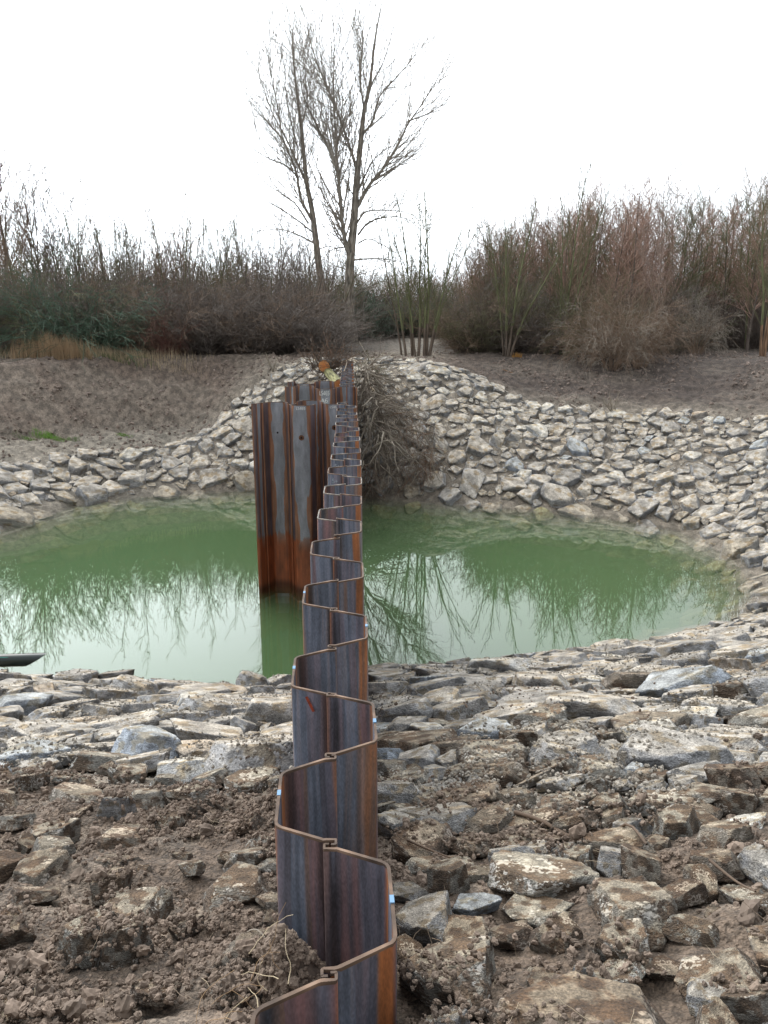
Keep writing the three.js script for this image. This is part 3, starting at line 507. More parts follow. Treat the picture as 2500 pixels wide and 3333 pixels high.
tracedTree('tallest bare poplar with a forked trunk rising above everything else', 54, [1140, 1110], [[805, 1900], [806, 1700], [812, 1560], [835, 1320], [848, 1100], [875, 850], [892, 680], [930, 500], [958, 250], [1000, 20]], 0.42, [
  [[[812, 1560], [780, 1440], [762, 1300], [745, 1100], [735, 980], [733, 850], [720, 600], [725, 300], [710, 20]], 0.24, 0.25],
  [[[850, 1245], [930, 1100], [1010, 1000], [1100, 850], [1160, 720], [1240, 600], [1330, 450], [1380, 360]], 0.19, -0.3],
  [[[1160, 725], [1250, 690], [1350, 630], [1440, 530]], 0.08, -0.2], [[[846, 1170], [900, 1060], [960, 960], [1060, 890]], 0.11, 0.3],
  [[[850, 1010], [800, 860], [740, 690], [650, 480], [580, 280], [552, 110]], 0.16, 0.25], [[[882, 810], [940, 730], [990, 560], [1100, 430], [1200, 300], [1225, 230]], 0.12, -0.3],
  [[[894, 650], [870, 480], [885, 280], [900, 20]], 0.10, 0.25], [[[850, 1340], [900, 1270], [1000, 1255], [1130, 1260], [1220, 1295]], 0.10, -0.3],
  [[[858, 1410], [920, 1340], [1050, 1308], [1150, 1325], [1230, 1395]], 0.10, 0.35], [[[858, 1460], [920, 1430], [1000, 1460], [1080, 1495]], 0.08, -0.4], [[[830, 1560], [950, 1552], [1040, 1560], [1110, 1585]], 0.09, 0.2],
  [[[812, 1800], [900, 1735], [1020, 1690], [1080, 1720]], 0.09, 0.3], [[[790, 1480], [700, 1500], [640, 1570]], 0.07, 0.2], [[[780, 1440], [740, 1370], [620, 1355]], 0.06, -0.3],
  [[[735, 990], [690, 900], [620, 770], [540, 600], [510, 500], [490, 250]], 0.15, -0.25], [[[733, 860], [770, 750], [830, 610]], 0.06, 0.3], [[[824, 1165], [770, 1070], [742, 1030]], 0.06, 0.1],
  [[[965, 1080], [1090, 1000], [1240, 985]], 0.06, 0.3], [[[1050, 950], [1130, 932], [1310, 930]], 0.05, -0.3], [[[725, 640], [690, 560], [640, 380], [630, 100]], 0.07, 0.2], [[[930, 520], [1010, 380], [1080, 140], [1100, 60]], 0.07, 0.3], [[[800, 1620], [720, 1600], [640, 1650]], 0.07, -0.3], [[[820, 1660], [900, 1640], [1020, 1600]], 0.06, 0.3]], 901, PLAT);
tracedTree('bare poplar leaning left beside the tallest poplar', 55.5, [1052, 1110], [[650, 1900], [640, 1720], [618, 1560], [600, 1400], [580, 1250], [550, 1100], [535, 950], [515, 750], [490, 550], [470, 350], [465, 170]], 0.33, [
  [[[592, 1340], [520, 1200], [500, 1080], [480, 1000], [420, 850], [390, 650], [350, 450], [335, 230]], 0.15, 0.3], [[[545, 1090], [480, 950], [420, 820], [330, 650], [260, 450], [235, 360]], 0.13, -0.3],
  [[[500, 1065], [430, 1000], [330, 960], [230, 900], [175, 850]], 0.09, 0.3], [[[560, 1340], [480, 1220], [400, 1160], [300, 1090], [235, 1020]], 0.09, -0.35], [[[595, 1400], [450, 1290], [350, 1230], [275, 1200]], 0.09, 0.3], [[[605, 1465], [480, 1400], [370, 1370], [240, 1382]], 0.09, -0.3],
  [[[512, 780], [555, 620], [540, 420], [510, 240]], 0.07, 0.3], [[[500, 900], [430, 620], [410, 330]], 0.08, -0.3], [[[420, 850], [300, 720], [220, 640]], 0.07, 0.3], [[[610, 1500], [700, 1480], [760, 1520]], 0.06, 0.3], [[[572, 1230], [620, 1120], [640, 980]], 0.06, -0.2], [[[330, 960], [250, 790], [215, 560]], 0.06, 0.2]], 902, PLAT);

// prototypes of the thickets round them
function plant(kind, seed) {
  const r = rng(seed), A = new Wood(), W = [new Wood(), new Wood()];
  if (kind === 'pole') {                                    // slim plantation tree, fine twigs near the top
    const h = 6.7 + r() * 1.7, tr = wander(r, V(0, -0.3, 0), V((r() - 0.5) * 0.1, 1, (r() - 0.5) * 0.1), h, 7, 0.05, 0.05); A.limb(tr, 0.062, 0.009, 5);
    twigs(r, W, tr, h, 0.05, { dens: [6.0, 7.0], rel: [0.17, 0.32], max: [2.4, 0.9], ang: [0.45, 1.0], bend: 0.2, lift: 0.09, min: 0.0085, from: 0.28 }, 0);
  } else if (kind === 'fan') {                              // many stems from one stool
    const n = 7 + Math.floor(r() * 5);
    for (let k = 0; k < n; k++) { const a = k / n * 6.2832 + r(), l = 0.12 + r() * 0.34, h = 5.4 + r() * 3.2, st = wander(r, V(Math.cos(a) * 0.25, -0.3, Math.sin(a) * 0.25), V(Math.cos(a) * l, 1, Math.sin(a) * l).normalize(), h, 6, 0.07, 0.06); A.limb(st, 0.032 + r() * 0.02, 0.008, 4); twigs(r, W, st, h, 0.03, { dens: [2.6, 4.4], rel: [0.16, 0.34], max: [2, 0.8], ang: [0.35, 0.95], bend: 0.2, lift: 0.08, min: 0.0082, from: 0.15 }, 0); }
  } else if (kind === 'tall') {                             // airy tree with rising limbs
    const h = 9.2 + r() * 1.8, tr = wander(r, V(0, -0.3, 0), V((r() - 0.5) * 0.2, 1, (r() - 0.5) * 0.2).normalize(), h, 8, 0.07, 0.05); A.limb(tr, 0.095, 0.012, 6);
    twigs(r, W, tr, h, 0.1, { dens: [2.1, 3.0, 4.2], rel: [0.28, 0.5], max: [3.8, 1.5, 0.7], ang: [0.35, 0.8], bend: 0.14, lift: 0.12, min: 0.011, from: 0.2 }, 0);
  } else if (kind === 'bush') {                             // dense dark scrub
    for (let k = 0; k < 30; k++) { const a = r() * 6.2832, l = 0.3 + r() * 1.0, h = 2.2 + r() * 2.8, st = wander(r, V(Math.cos(a) * 0.5 * r(), -0.2, Math.sin(a) * 0.5 * r()), V(Math.cos(a) * l, 1, Math.sin(a) * l).normalize(), h, 5, 0.22, -0.02); A.limb(st, 0.026, 0.008, 3); twigs(r, W, st, h, 0.02, { dens: [3.4, 4.2], rel: [0.25, 0.55], max: [1.4, 0.6], ang: [0.4, 1.2], bend: 0.32, lift: -0.02, min: 0.0075, from: 0.05 }, 0); }
  } else if (kind === 'arch') {                             // arching and hanging shoots
    for (let k = 0; k < 46; k++) { const a = r() * 6.2832, l = 0.25 + r() * 0.8, h = 3 + r() * 2.6, st = wander(r, V(Math.cos(a) * 0.6 * r(), -0.2, Math.sin(a) * 0.6 * r()), V(Math.cos(a) * l, 1.25, Math.sin(a) * l).normalize(), h, 8, 0.12, -0.17); A.limb(st, 0.024, 0.007, 3); twigs(r, W, st, h, 0.018, { dens: [2.6, 3.4], rel: [0.25, 0.5], max: [1.5, 0.6], ang: [0.3, 0.9], bend: 0.2, lift: -0.1, min: 0.0075, from: 0.2 }, 0); }
  }
  return { trunk: A.build(), crown: mergeGeometries([W[0].build(), W[1].build()]) };
}
const proto = {}; for (const [k, n] of [['pole', 4], ['fan', 4], ['tall', 3], ['bush', 4], ['arch', 3]]) proto[k] = [...Array(n)].map((_, i) => plant(k, 5000 + i * 13 + k.charCodeAt(0)));
function grow(name, kind, v, x, s, scale, wide, trunkMat, crownMat, label, cat, group, turn = 0) {
  const g = proto[kind][v % proto[kind].length], t = thing(name, label, cat, [x, groundY(x, s), -s], group); t.rotation.y = turn; if (group) { const depth = s > 52 ? 'deep in' : s > 46 ? 'well inside' : s > 42 ? 'just inside' : 'fronting'; t.userData.label = label.replace('@', TONE.get(crownMat) ?? 'brown') + ' ' + (label.includes('scrub') || label.includes('track') ? '' : depth + ' the wood ') + placeOf(x, s); } t.scale.set(wide, scale, wide);
  mesh(cat === 'tree' ? 'trunk' : 'stems', g.trunk, trunkMat, t); const c = mesh('crown', g.crown, crownMat, t); return t;
}
const TONE = new Map([[pinkTwig, 'pinkish brown'], [brownTwig, 'brown'], [greenTwig, 'olive green'], [greyTwig, 'grey'], [darkTwig, 'dark'], [mossTwig, 'bluish green']]);
const placeOf = (x, s) => { const d = (x / s * FPX + 1250) / S; return d < 110 ? 'at the left edge' : d < 290 ? 'behind the bluish green bush' : d < 420 ? 'by the low reddish bush' : d < 560 ? 'between reddish bush and poplars' : d < 690 ? 'left of the leaning poplar' : d < 860 ? 'around the tallest poplar' : d < 1010 ? 'by the greenish track trees' : d < 1180 ? 'by the low forked tree' : d < 1290 ? 'left of the drooping clump' : d < 1430 ? 'behind the drooping clump' : d < 1540 ? 'right of the drooping clump' : 'by the orange footed tree'; };
const tr = rng(31337), pick = (a) => a[Math.floor(tr() * a.length)];
const xAt = (dpx, s) => (dpx * S - 1250) / FPX * s * 1.0;  // sideways place of a column of the photograph at distance s
// the right-hand wood: slim trees in their hundreds
for (let i = 0; i < 215; i++) {
  const s = 41 + Math.pow(tr(), 0.8) * 17, x = lerp(xAt(1015, s), xAt(1790, s), tr()) + (s - 41) * 0.02, hgt = lerp(0.80, 1.02, sst(1010, 1250, (x / s * FPX + 1250) / S)) * (0.88 + tr() * 0.22) * (0.9 + (s - 41) * 0.012) * lerp(1, 1.1, sst(1400, 1659, (x / s * FPX + 1250) / S));
  grow('plantation_tree', 'pole', i, x, s, hgt, 0.95 + tr() * 0.4, pick([brownBark, darkTwig, darkTwig, greenBark]), pick([pinkTwig, pinkTwig, brownTwig, pinkTwig, brownTwig, greenTwig]), 'slim tree with @ twigs', 'tree', 'slim bare trees of the wood on the right', tr() * 6.28);
}
// the left-hand wood
for (let i = 0; i < 14; i++) { const s = 45 + tr() * 7, x = xAt(lerp(-40, 215, (i + tr()) / 14), s); grow('wood_tree', 'tall', i, x, s, (0.86 + tr() * 0.2) * (x < xAt(150, s) ? 1.06 : 0.98), 0.9, brownBark, pick([greyTwig, brownTwig]), 'tall airy tree with @ twigs', 'tree', 'airy bare trees at the left edge', tr() * 6.28); }
for (let i = 0; i < 38; i++) { const s = 42 + tr() * 10, x = xAt(lerp(200, 715, (i + tr()) / 38), s); grow('coppice_tree', 'fan', i, x, s, 0.70 + tr() * 0.42, 0.95, pick([brownBark, greenBark, darkTwig]), pick([brownTwig, greyTwig, greenTwig]), 'many stemmed tree with @ twigs', 'tree', 'many stemmed bare trees of the left wood', tr() * 6.28); }
for (let i = 0; i < 26; i++) { const s = 56 + tr() * 14, x = xAt(lerp(-60, 1150, (i + tr()) / 26), s); if (Math.abs(x - 2.6) < 1.6) continue; grow('distant_tree', 'fan', i + 1, x, s, 0.72 + tr() * 0.16, 1.25, brownBark, pick([brownTwig, pinkTwig, greenTwig]), 'low broad tree with @ twigs', 'tree', 'low bare trees behind the wood', tr() * 6.28); }
for (let i = 0; i < 12; i++) { const s = 44 + tr() * 8, x = xAt(lerp(1020, 1150, (i + tr()) / 12), s); grow('birch_like_tree', 'fan', i + 2, x, s, 0.78 + tr() * 0.25, 0.8, greenBark, pick([brownTwig, greenTwig]), 'many stemmed tree with @ twigs', 'tree', 'greenish many stemmed trees beside the track', tr() * 6.28); }
// scrub in front of the woods
for (let i = 0; i < 60; i++) { const s = 39.0 + tr() * 4.5, dx = lerp(-50, 705, (i + tr()) / 60), x = xAt(dx, s); grow('scrub_bush', 'bush', i, x, s, (0.62 + tr() * 0.42) * lerp(1, 0.7, sst(600, 690, dx)), 0.95, darkTwig, pick([darkTwig, greyTwig, greyTwig, brownTwig]), 'dense @ scrub bush', 'bush', 'dark bushes along the left wood edge', tr() * 6.28); }
for (let i = 0; i < 34; i++) { const s = 39.5 + tr() * 3.5, dx = lerp(1000, 1420, (i + tr()) / 34), x = xAt(dx, s); grow('scrub_bush', 'bush', i + 1, x, s, 0.55 + tr() * 0.4, 0.9, darkTwig, pick([darkTwig, greyTwig, brownTwig, greenTwig]), 'low dense @ scrub bush', 'bush', 'brown bushes along the right wood edge', tr() * 6.28); }
for (let i = 0; i < 44; i++) { const s = 45 + tr() * 11, dx = lerp(1010, 1720, (i + tr()) / 44), x = xAt(dx, s); grow('scrub_bush', 'bush', i + 1, x, s, 0.6 + tr() * 0.3, 1.15, darkTwig, pick([darkTwig, darkTwig, brownTwig]), 'shaded @ bush under trees', 'bush', 'shaded bushes under the trees of the right wood', tr() * 6.28); }
for (let i = 0; i < 14; i++) { const s = 58 + tr() * 8, x = xAt(lerp(660, 1020, (i + tr()) / 14), s); grow('scrub_bush', 'bush', i + 2, x, s, 0.9 + tr() * 0.35, 1.35, darkTwig, pick([darkTwig, mossTwig, darkTwig]), 'broad @ bush closing the track', 'bush', 'dark bushes at the end of the track', tr() * 6.28); }
for (const [dx, s, sc, w, cm] of [[165, 38.0, 1.02, 1.05, mossTwig], [232, 38.2, 0.85, 1.0, mossTwig], [120, 39.0, 1.2, 1.05, greenTwig], [40, 39.4, 1.35, 1.0, greenTwig]]) grow('arching_bush', 'arch', Math.round(dx), xAt(dx, s), s, sc, w, mossTwig, cm, dx === 165 ? 'bluish green arching bush, the widest in the left scrub' : dx === 232 ? 'bluish green arching bush reaching right over the dark scrub' : dx === 120 ? 'olive arching bush behind the bluish green one' : 'tall olive arching bush at the left edge', 'bush', null, dx);
grow('red_twig_bush', 'bush', 2, xAt(382, 38.2), 38.2, 0.62, 0.6, redTwig, redTwig, 'low reddish bush in the middle of the left scrub', 'bush');
// brush hanging over the bank on the right, with its pale dead tree
for (const [dx, dy, sc, w, k, l] of [[1268, 786, 0.66, 0.5, 0, 'drooping tangle of brown shoots hanging over the bank, left part of the great clump'], [1325, 796, 0.80, 0.55, 1, 'drooping tangle of pale shoots hanging over the bank, middle of the great clump'], [1382, 792, 0.86, 0.5, 2, 'drooping tangle of brown shoots hanging over the bank, right part of the great clump'], [1340, 776, 1.0, 0.6, 1, 'taller arching shoots behind the drooping clump on the bank'], [1300, 772, 0.8, 0.55, 2, 'olive shoots standing in the drooping clump, behind its left part']]) { const { p } = hitGround(dx * S, dy * S); grow('drooping_brush', 'arch', k, p.x, -p.z, sc, w, brownTwig, [brownTwig, paleTwig, brownTwig, brownTwig, greenTwig][[1268, 1325, 1382, 1340, 1300].indexOf(dx)], l, 'bush', null, dx); }
grow('dead_tree', 'tall', 1, xAt(1395, 37.5), 37.5, 0.82, 0.62, bark(0.385, 0.298, 0.254), bark(0.490, 0.376, 0.333), 'pale reddish dead tree standing in the drooping clump', 'tree', null, 1.2);
grow('arching_bush', 'arch', 1, xAt(1490, 38.5), 38.5, 0.8, 0.4, brownTwig, paleTwig, 'pale arching shoots right of the drooping clump', 'bush', null, 2);
// single trees along the edge of the track
function stoolTree(label, dx, s, stems, mat, low, seed, group) {
  const r = rng(seed), x = xAt(dx, s), t = thing('track_tree', label, 'tree', [x, groundY(x, s), -s], group), W = [new Wood(), new Wood()];
  for (const [ox, lean, h, rad] of stems) {
    const A = new Wood(), B = new Wood(), p = wander(r, V(ox, -0.2, (r() - 0.5) * 0.5), V(lean * 0.28, 1, (r() - 0.5) * 0.1).normalize(), h, 9, 0.06, 0.03); p.forEach((q, i) => { q.x += lean * 0.16 * i * i / 9; });
    A.limb(p.slice(0, 3), rad, rad * 0.8, 7); B.limb(p.slice(2), rad * 0.8, 0.012, 6); const a = mesh('trunk', A.build(), low, t); mesh('stem', B.build(), mat, a);
    twigs(r, W, p, h, rad * 0.7, { dens: [3.4, 4.2], rel: [0.16, 0.36], max: [2.4, 0.9], ang: [0.25, 0.6], bend: 0.1, lift: 0.14, min: 0.0085, from: 0.2 }, 0);
  }
  mesh('crown', mergeGeometries([W[0].build(), W[1].build()]), greenTwig, t); return t;
}
stoolTree('greenish tree of several thin trunks right of the track', 893, 38.3, [[-0.35, -0.28, 6.6, 0.07], [-0.05, -0.1, 7.6, 0.08], [0.2, 0.08, 7.2, 0.085], [0.6, 0.2, 7.9, 0.085], [0.68, 0.42, 6.9, 0.065], [0.45, 0.02, 7.0, 0.06], [0.1, -0.4, 6.0, 0.05], [0.75, 0.6, 6.2, 0.05]], greenBark, brownBark, 81);
stoolTree('thin leaning trunk left of the greenish trees by the track', 868, 38.5, [[0, -0.28, 6.8, 0.055]], brownBark, brownBark, 82);
stoolTree('young tree with an orange foot near the right edge', 1632, 37.6, [[0, 0.35, 9.2, 0.12], [-0.15, -0.2, 7.5, 0.07]], greenBark, orangeBark, 83);
stoolTree('low forked tree in front of the right scrub', 1090, 38.4, [[0, -0.1, 6.4, 0.09], [0.1, 0.75, 5.6, 0.07], [0.0, 0.45, 7.4, 0.08], [-0.1, -0.5, 6.2, 0.06]], greenBark, brownBark, 84);
stoolTree('slender green stemmed tree between the low forked tree and the drooping clump', 1207, 39.2, [[0, 0.1, 8.6, 0.07], [0.1, 0.5, 7.8, 0.06], [-0.1, -0.3, 7.2, 0.05]], greenBark, greenBark, 85);
// far-off wood closing the view
{
  const g = mergeGeometries([proto.fan[0].trunk, proto.fan[0].crown]), list = [], r = rng(606);
  for (let i = 0; i < 420; i++) { const s = 72 + r() * 60, x = (r() - 0.5) * s * 1.5; if (Math.abs(x - 4) < 1.5 && s < 85) continue; const q = new THREE.Matrix4().compose(V(x, groundY(x, s) - 0.2, -s), new THREE.Quaternion().setFromAxisAngle(V(0, 1, 0), r() * 6.28), V(1.5, 0.72 + r() * 0.25, 1.5)); list.push(q); }
  const o = new THREE.InstancedMesh(g, brownTwig, list.length); list.forEach((q, i) => o.setMatrixAt(i, q)); o.name = 'distant_wood'; o.castShadow = o.receiveShadow = true; scene.add(o); tag(o, 'far bare wood that reads as one brown mass behind the trees', 'wood', null, 'stuff');
}

// ================================================================ loose soil, gravel and rootlets
{
  // heights of what already lies in the foreground, so that crumbs rest on it
  const X0 = -8, S0 = 1, CS = 0.04, NX = 400, NS = 320, top = new Float32Array(NX * NS).fill(-9), v = V();
  for (const o of nearTops) { if (!o.parent) continue; o.updateMatrix(); const q = o.geometry.attributes.position; for (let i = 0; i < q.count; i++) { v.fromBufferAttribute(q, i).applyMatrix4(o.matrix); const a = Math.floor((v.x - X0) / CS), b = Math.floor((-v.z - S0) / CS); if (a >= 0 && b >= 0 && a < NX && b < NS && v.y > top[b * NX + a]) top[b * NX + a] = v.y; } }
  const surf = (x, s) => { const a = Math.floor((x - X0) / CS), b = Math.floor((s - S0) / CS), t = a >= 0 && b >= 0 && a < NX && b < NS ? top[b * NX + a] : -9, g = groundY(x, s); return [Math.max(t, g), t > g]; };
  const blob = (seed, k) => { let g = new THREE.IcosahedronGeometry(1, 2); g.deleteAttribute('uv'); g.deleteAttribute('normal'); g = mergeVertices(g); const p = g.attributes.position; for (let i = 0; i < p.count; i++) { v.fromBufferAttribute(p, i); v.multiplyScalar(0.5 + 0.8 * vn3(v.x * 1.7 + seed, v.y * 1.7, v.z * 1.7, seed) * k + 0.5 * (vn3(v.x * 3.5, v.y * 3.5 + seed, v.z * 3.5, seed) - 0.5)); p.setXYZ(i, v.x, v.y * 0.8, v.z); } g = g.toNonIndexed(); g.computeVertexNormals(); return g; };
  const sets = { soil: [[], []], sand: [[], []] }, r = rng(90210), q = new THREE.Quaternion(), e = new THREE.Euler();
  for (let i = 0; i < 230000; i++) {
    const s = 1.4 + Math.pow(r(), 1.25) * 11.5, x = (r() - 0.5) * (s * 1.12 + 1.2); if (Math.abs(x - wallX(s)) < 0.24) continue;
    const soil = soilHere(x, s), right = x > wallX(s) && s < 9.5 ? 0.25 * sst(0.35, 0.6, fbm(x * 0.9, s * 0.9, 2, 47)) : 0, brown = r() < Math.max(soil, right), dens = fbm(x * 1.3 + 4, s * 1.3, 3, 45);
    const [y, on] = surf(x, s);
    if (on ? r() > (brown ? sst(0.42, 0.62, fbm(x * 2.2, s * 2.2, 3, 48)) * (x > 0 ? 0.3 : 0.8) : 0.28 * sst(0.4, 0.6, dens)) : r() > (brown ? sst(0.25, 0.6, dens) : (x > 0 ? 0.16 : 0.3))) continue;
    const big = r(), k = brown ? (big > 0.994 ? 0.02 + r() * 0.022 : 0.003 + Math.pow(r(), 3) * 0.014) : 0.003 + Math.pow(r(), 2.8) * 0.013;
    const m = new THREE.Matrix4().compose(V(x, y + k * 0.25, -s), q.setFromEuler(e.set(r() * 6, r() * 6, r() * 6)), V(k * (0.8 + r() * 0.6), k * (0.7 + r() * 0.4), k));
    sets[brown ? 'soil' : 'sand'][r() < 0.5 ? 0 : 1].push(m);
  }
  const put = (name, list, g, m, label) => { const o = new THREE.InstancedMesh(g, m, list.length), c = new THREE.Color(), rr = rng(list.length); list.forEach((k, i) => { o.setMatrixAt(i, k); const t = 0.7 + rr() * 0.6; o.setColorAt(i, c.setRGB(t, t, t)); }); o.name = numbered(name); o.castShadow = o.receiveShadow = true; scene.add(o); tag(o, label, name.replace('_', ' '), null, 'stuff'); };
  const soilMat = std({ color: lin(0.17, 0.127, 0.097) }), sandMat = std({ color: lin(0.29, 0.26, 0.22) });
  const blobs2 = [blob(3, 1), blob(8, 1.3)];
  put('soil_crumbs', sets.soil[0], blob(3, 1), soilMat, 'loose brown soil crumbs over the foreground stones'); put('soil_crumbs', sets.soil[1], blob(8, 1.3), soilMat, 'rounder brown soil clods between the foreground stones');
  put('gravel', sets.sand[0], blob(5, 0.8), sandMat, 'pale gravel and sand on the stones near the water'); put('gravel', sets.sand[1], blob(6, 1.2), sandMat, 'pale grit in the joints of the near stone bank');
  // clods on the bare far slopes
  const far = []; for (let i = 0; i < 20000; i++) { const s = 22 + r() * 19, x = (r() - 0.5) * s * 1.1, d = pondDist(x, s); if (d < 0.4 || stoneMask(x, s, d) && r() > 0.12) continue; if (fbm(x * 0.7, s * 0.7, 3, 49) < 0.36 + r() * 0.3) continue; const k = 0.018 + Math.pow(r(), 3) * 0.055; far.push(new THREE.Matrix4().compose(V(x, groundY(x, s) + k * 0.2, -s), q.setFromEuler(e.set(r() * 6, r() * 6, r() * 6)), V(k * 1.4, k * 0.8, k))); }
  put('earth_clods', far, blob(9, 1.2), std({ color: lin(0.205, 0.16, 0.132) }), 'clods of brown earth on the bare far slopes');
  // rootlets and straw
  const fib = [0, 1, 2].map((k) => { const W = new Wood(), rr = rng(700 + k); W.limb(wander(rr, V(0, 0, 0), V(1, 0.3, 0).normalize(), 1, 6, 0.35, -0.06), 0.009, 0.004, 3); return W.build(); });
  fib.forEach((g, k) => { const list = []; for (let i = 0; i < 240; i++) { const s = 1.5 + Math.pow(r(), 1.3) * 6, x = (r() - 0.5) * (s * 1.1 + 1); if (Math.abs(x - wallX(s)) < 0.27 || soilHere(x, s) < 0.5) continue; const l = 0.05 + r() * 0.16; list.push(new THREE.Matrix4().compose(V(x, surf(x, s)[0] + 0.004, -s), q.setFromEuler(e.set((r() - 0.5) * 0.8, r() * 6.3, (r() - 0.5) * 0.5)), V(l, l * 0.7, l))); } put('rootlets', list, g, std({ color: k ? lin(0.20, 0.145, 0.10) : lin(0.36, 0.29, 0.20) }), ['straw coloured rootlets lying in the foreground soil', 'thin brown rootlets in the foreground soil', 'wiry brown root hairs in the foreground soil'][k]); });
  // litter of twigs on the far slopes
  const lit = []; for (let i = 0; i < 1500; i++) { const s = 27 + r() * 14, x = (r() - 0.5) * s * 1.1, d = pondDist(x, s); if (d < 3 || (stoneMask(x, s, d) && r() > 0.15) || (x < 1 && r() > 0.45)) continue; const l = 0.15 + r() * 0.5; lit.push(new THREE.Matrix4().compose(V(x, groundY(x, s) + 0.03, -s), q.setFromEuler(e.set((r() - 0.5) * 0.7, r() * 6.3, (r() - 0.5) * 0.7)), V(l, l, l))); }
  put('twig_litter', lit, fib[1], std({ color: lin(0.27, 0.21, 0.165) }), 'twigs strewn over the bare far slopes');
  // heap of soil caught behind the first piles, with its straw
  const hg = new THREE.IcosahedronGeometry(1, 14); { let g = hg; g.deleteAttribute('uv'); const p = g.attributes.position; for (let i = 0; i < p.count; i++) { v.fromBufferAttribute(p, i); const k = 0.82 + 0.42 * (vn3(v.x * 2 + 4, v.y * 2, v.z * 2, 61) - 0.5) + 0.30 * (vn3(v.x * 6, v.y * 6, v.z * 6, 62) - 0.5) + 0.16 * (vn3(v.x * 15, v.y * 15, v.z * 15, 63) - 0.5); const up = Math.max(0, v.y); p.setXYZ(i, v.x * k * (1 - up * 0.45), v.y * k, v.z * k * (1 - up * 0.45)); } }
  let heapG = mergeVertices(hg.deleteAttribute('normal') && hg); heapG.computeVertexNormals(); { const p = heapG.attributes.position, u = new Float32Array(p.count * 2); for (let i = 0; i < p.count; i++) { u[i * 2] = p.getX(i) * 0.25; u[i * 2 + 1] = (p.getY(i) + p.getZ(i)) * 0.25; } heapG.setAttribute('uv', new THREE.BufferAttribute(u, 2)); }
  const heapMat = std({ color: lin(0.105, 0.078, 0.060) });
  const hp = thing('soil_heap', 'crumbly heap of soil caught against the piles, left of the nearest joint', 'soil heap', [-0.36, 4.02, -2.36]); const hm = mesh('soil', heapG, heapMat, hp); hm.scale.set(0.115, 0.22, 0.125); hm.updateMatrix();
  { const list = [], p = heapG.attributes.position, rr2 = rng(5), w = V(); for (let i = 0; i < 1500; i++) { const j = Math.floor(rr2() * p.count); w.fromBufferAttribute(p, j); if (w.y < -0.2) continue; w.applyMatrix4(hm.matrix); const k = 0.004 + Math.pow(rr2(), 2.5) * 0.016; list.push(blobs2[i % 2].clone().applyMatrix4(new THREE.Matrix4().compose(w, q.setFromEuler(e.set(rr2() * 6, rr2() * 6, rr2() * 6)), V(k, k, k)))); } mesh('soil_crumbs', mergeGeometries(list), soilMat, hp).userData.kind = 'stuff'; }
  const st = thing('straw_tuft', 'curled pale straw on the soil heap by the nearest pile', 'straw', [-0.42, 4.2, -2.12]), rr = rng(88), pale2 = std({ color: lin(0.55, 0.45, 0.30) }), dull = std({ color: lin(0.34, 0.22, 0.12) });
  for (let i = 0; i < 16; i++) { const W = new Wood(); W.limb(wander(rr, V((rr() - 0.5) * 0.2, (rr() - 0.5) * 0.16, (rr() - 0.5) * 0.2), V(rr() - 0.6, rr() * 0.7 - 0.2, rr() - 0.4).normalize(), 0.08 + rr() * 0.17, 8, 0.34, -0.09), i < 6 ? 0.0022 : 0.0013, 0.0009, 4); mesh('straw', W.build(), i < 7 ? pale2 : dull, st); }
  // sticks lying on the stones, as they run in the photograph
  const stick = (label, pts, r0, m, name = 'stick') => { const c = pts.map(([x, y]) => { const { p } = hitGround(x * S, y * S); p.y = Math.max(p.y, surf(p.x, -p.z)[0]) + 0.012; return p; }), W = new Wood(), o = c[0].clone(); W.limb(new THREE.CatmullRomCurve3(c.map((k) => k.clone().sub(o))).getPoints(14), r0, r0 * 0.45, 6); const t = mesh(name, W.build(), m, scene); t.position.copy(o); tag(t, label, 'stick'); };
  const stickBark = bark(0.20, 0.14, 0.10);
  stick('longest brown stick bridging the soil and stones right of the wall', [[1112, 1778], [1170, 1800], [1235, 1820], [1305, 1816], [1350, 1832], [1392, 1872]], 0.014, stickBark);
  stick('thin dark stick slanting down to the right edge stones', [[1528, 1895], [1580, 1930], [1625, 1975]], 0.008, stickBark);
  stick('short dark stick left of the pointed tan stone', [[1150, 2075], [1180, 2105], [1205, 2130]], 0.009, stickBark);
  stick('thin twig by the wall among the dark right stones', [[880, 1842], [930, 1862], [985, 1880]], 0.008, stickBark);
  stick('pale twig on the soil left of the nearest pile', [[505, 2045], [560, 2068], [612, 2098]], 0.004, paleTwig);
  stick('bleached stick on the soil left of the third pile', [[598, 1770], [640, 1764], [672, 1776]], 0.006, paleTwig);
  stick('long grey stick at the foot of the dark slope on the right', [[1213, 867], [1240, 878], [1258, 892]], 0.035, paleTwig);
  stick('dark branch lying on the far right stones below the grey stick', [[1130, 912], [1180, 903], [1215, 908]], 0.03, brownBark);
  stick('orange brown broken stick at the top of the right slope', [[1085, 800], [1105, 806], [1122, 812]], 0.03, orangeBark);
}

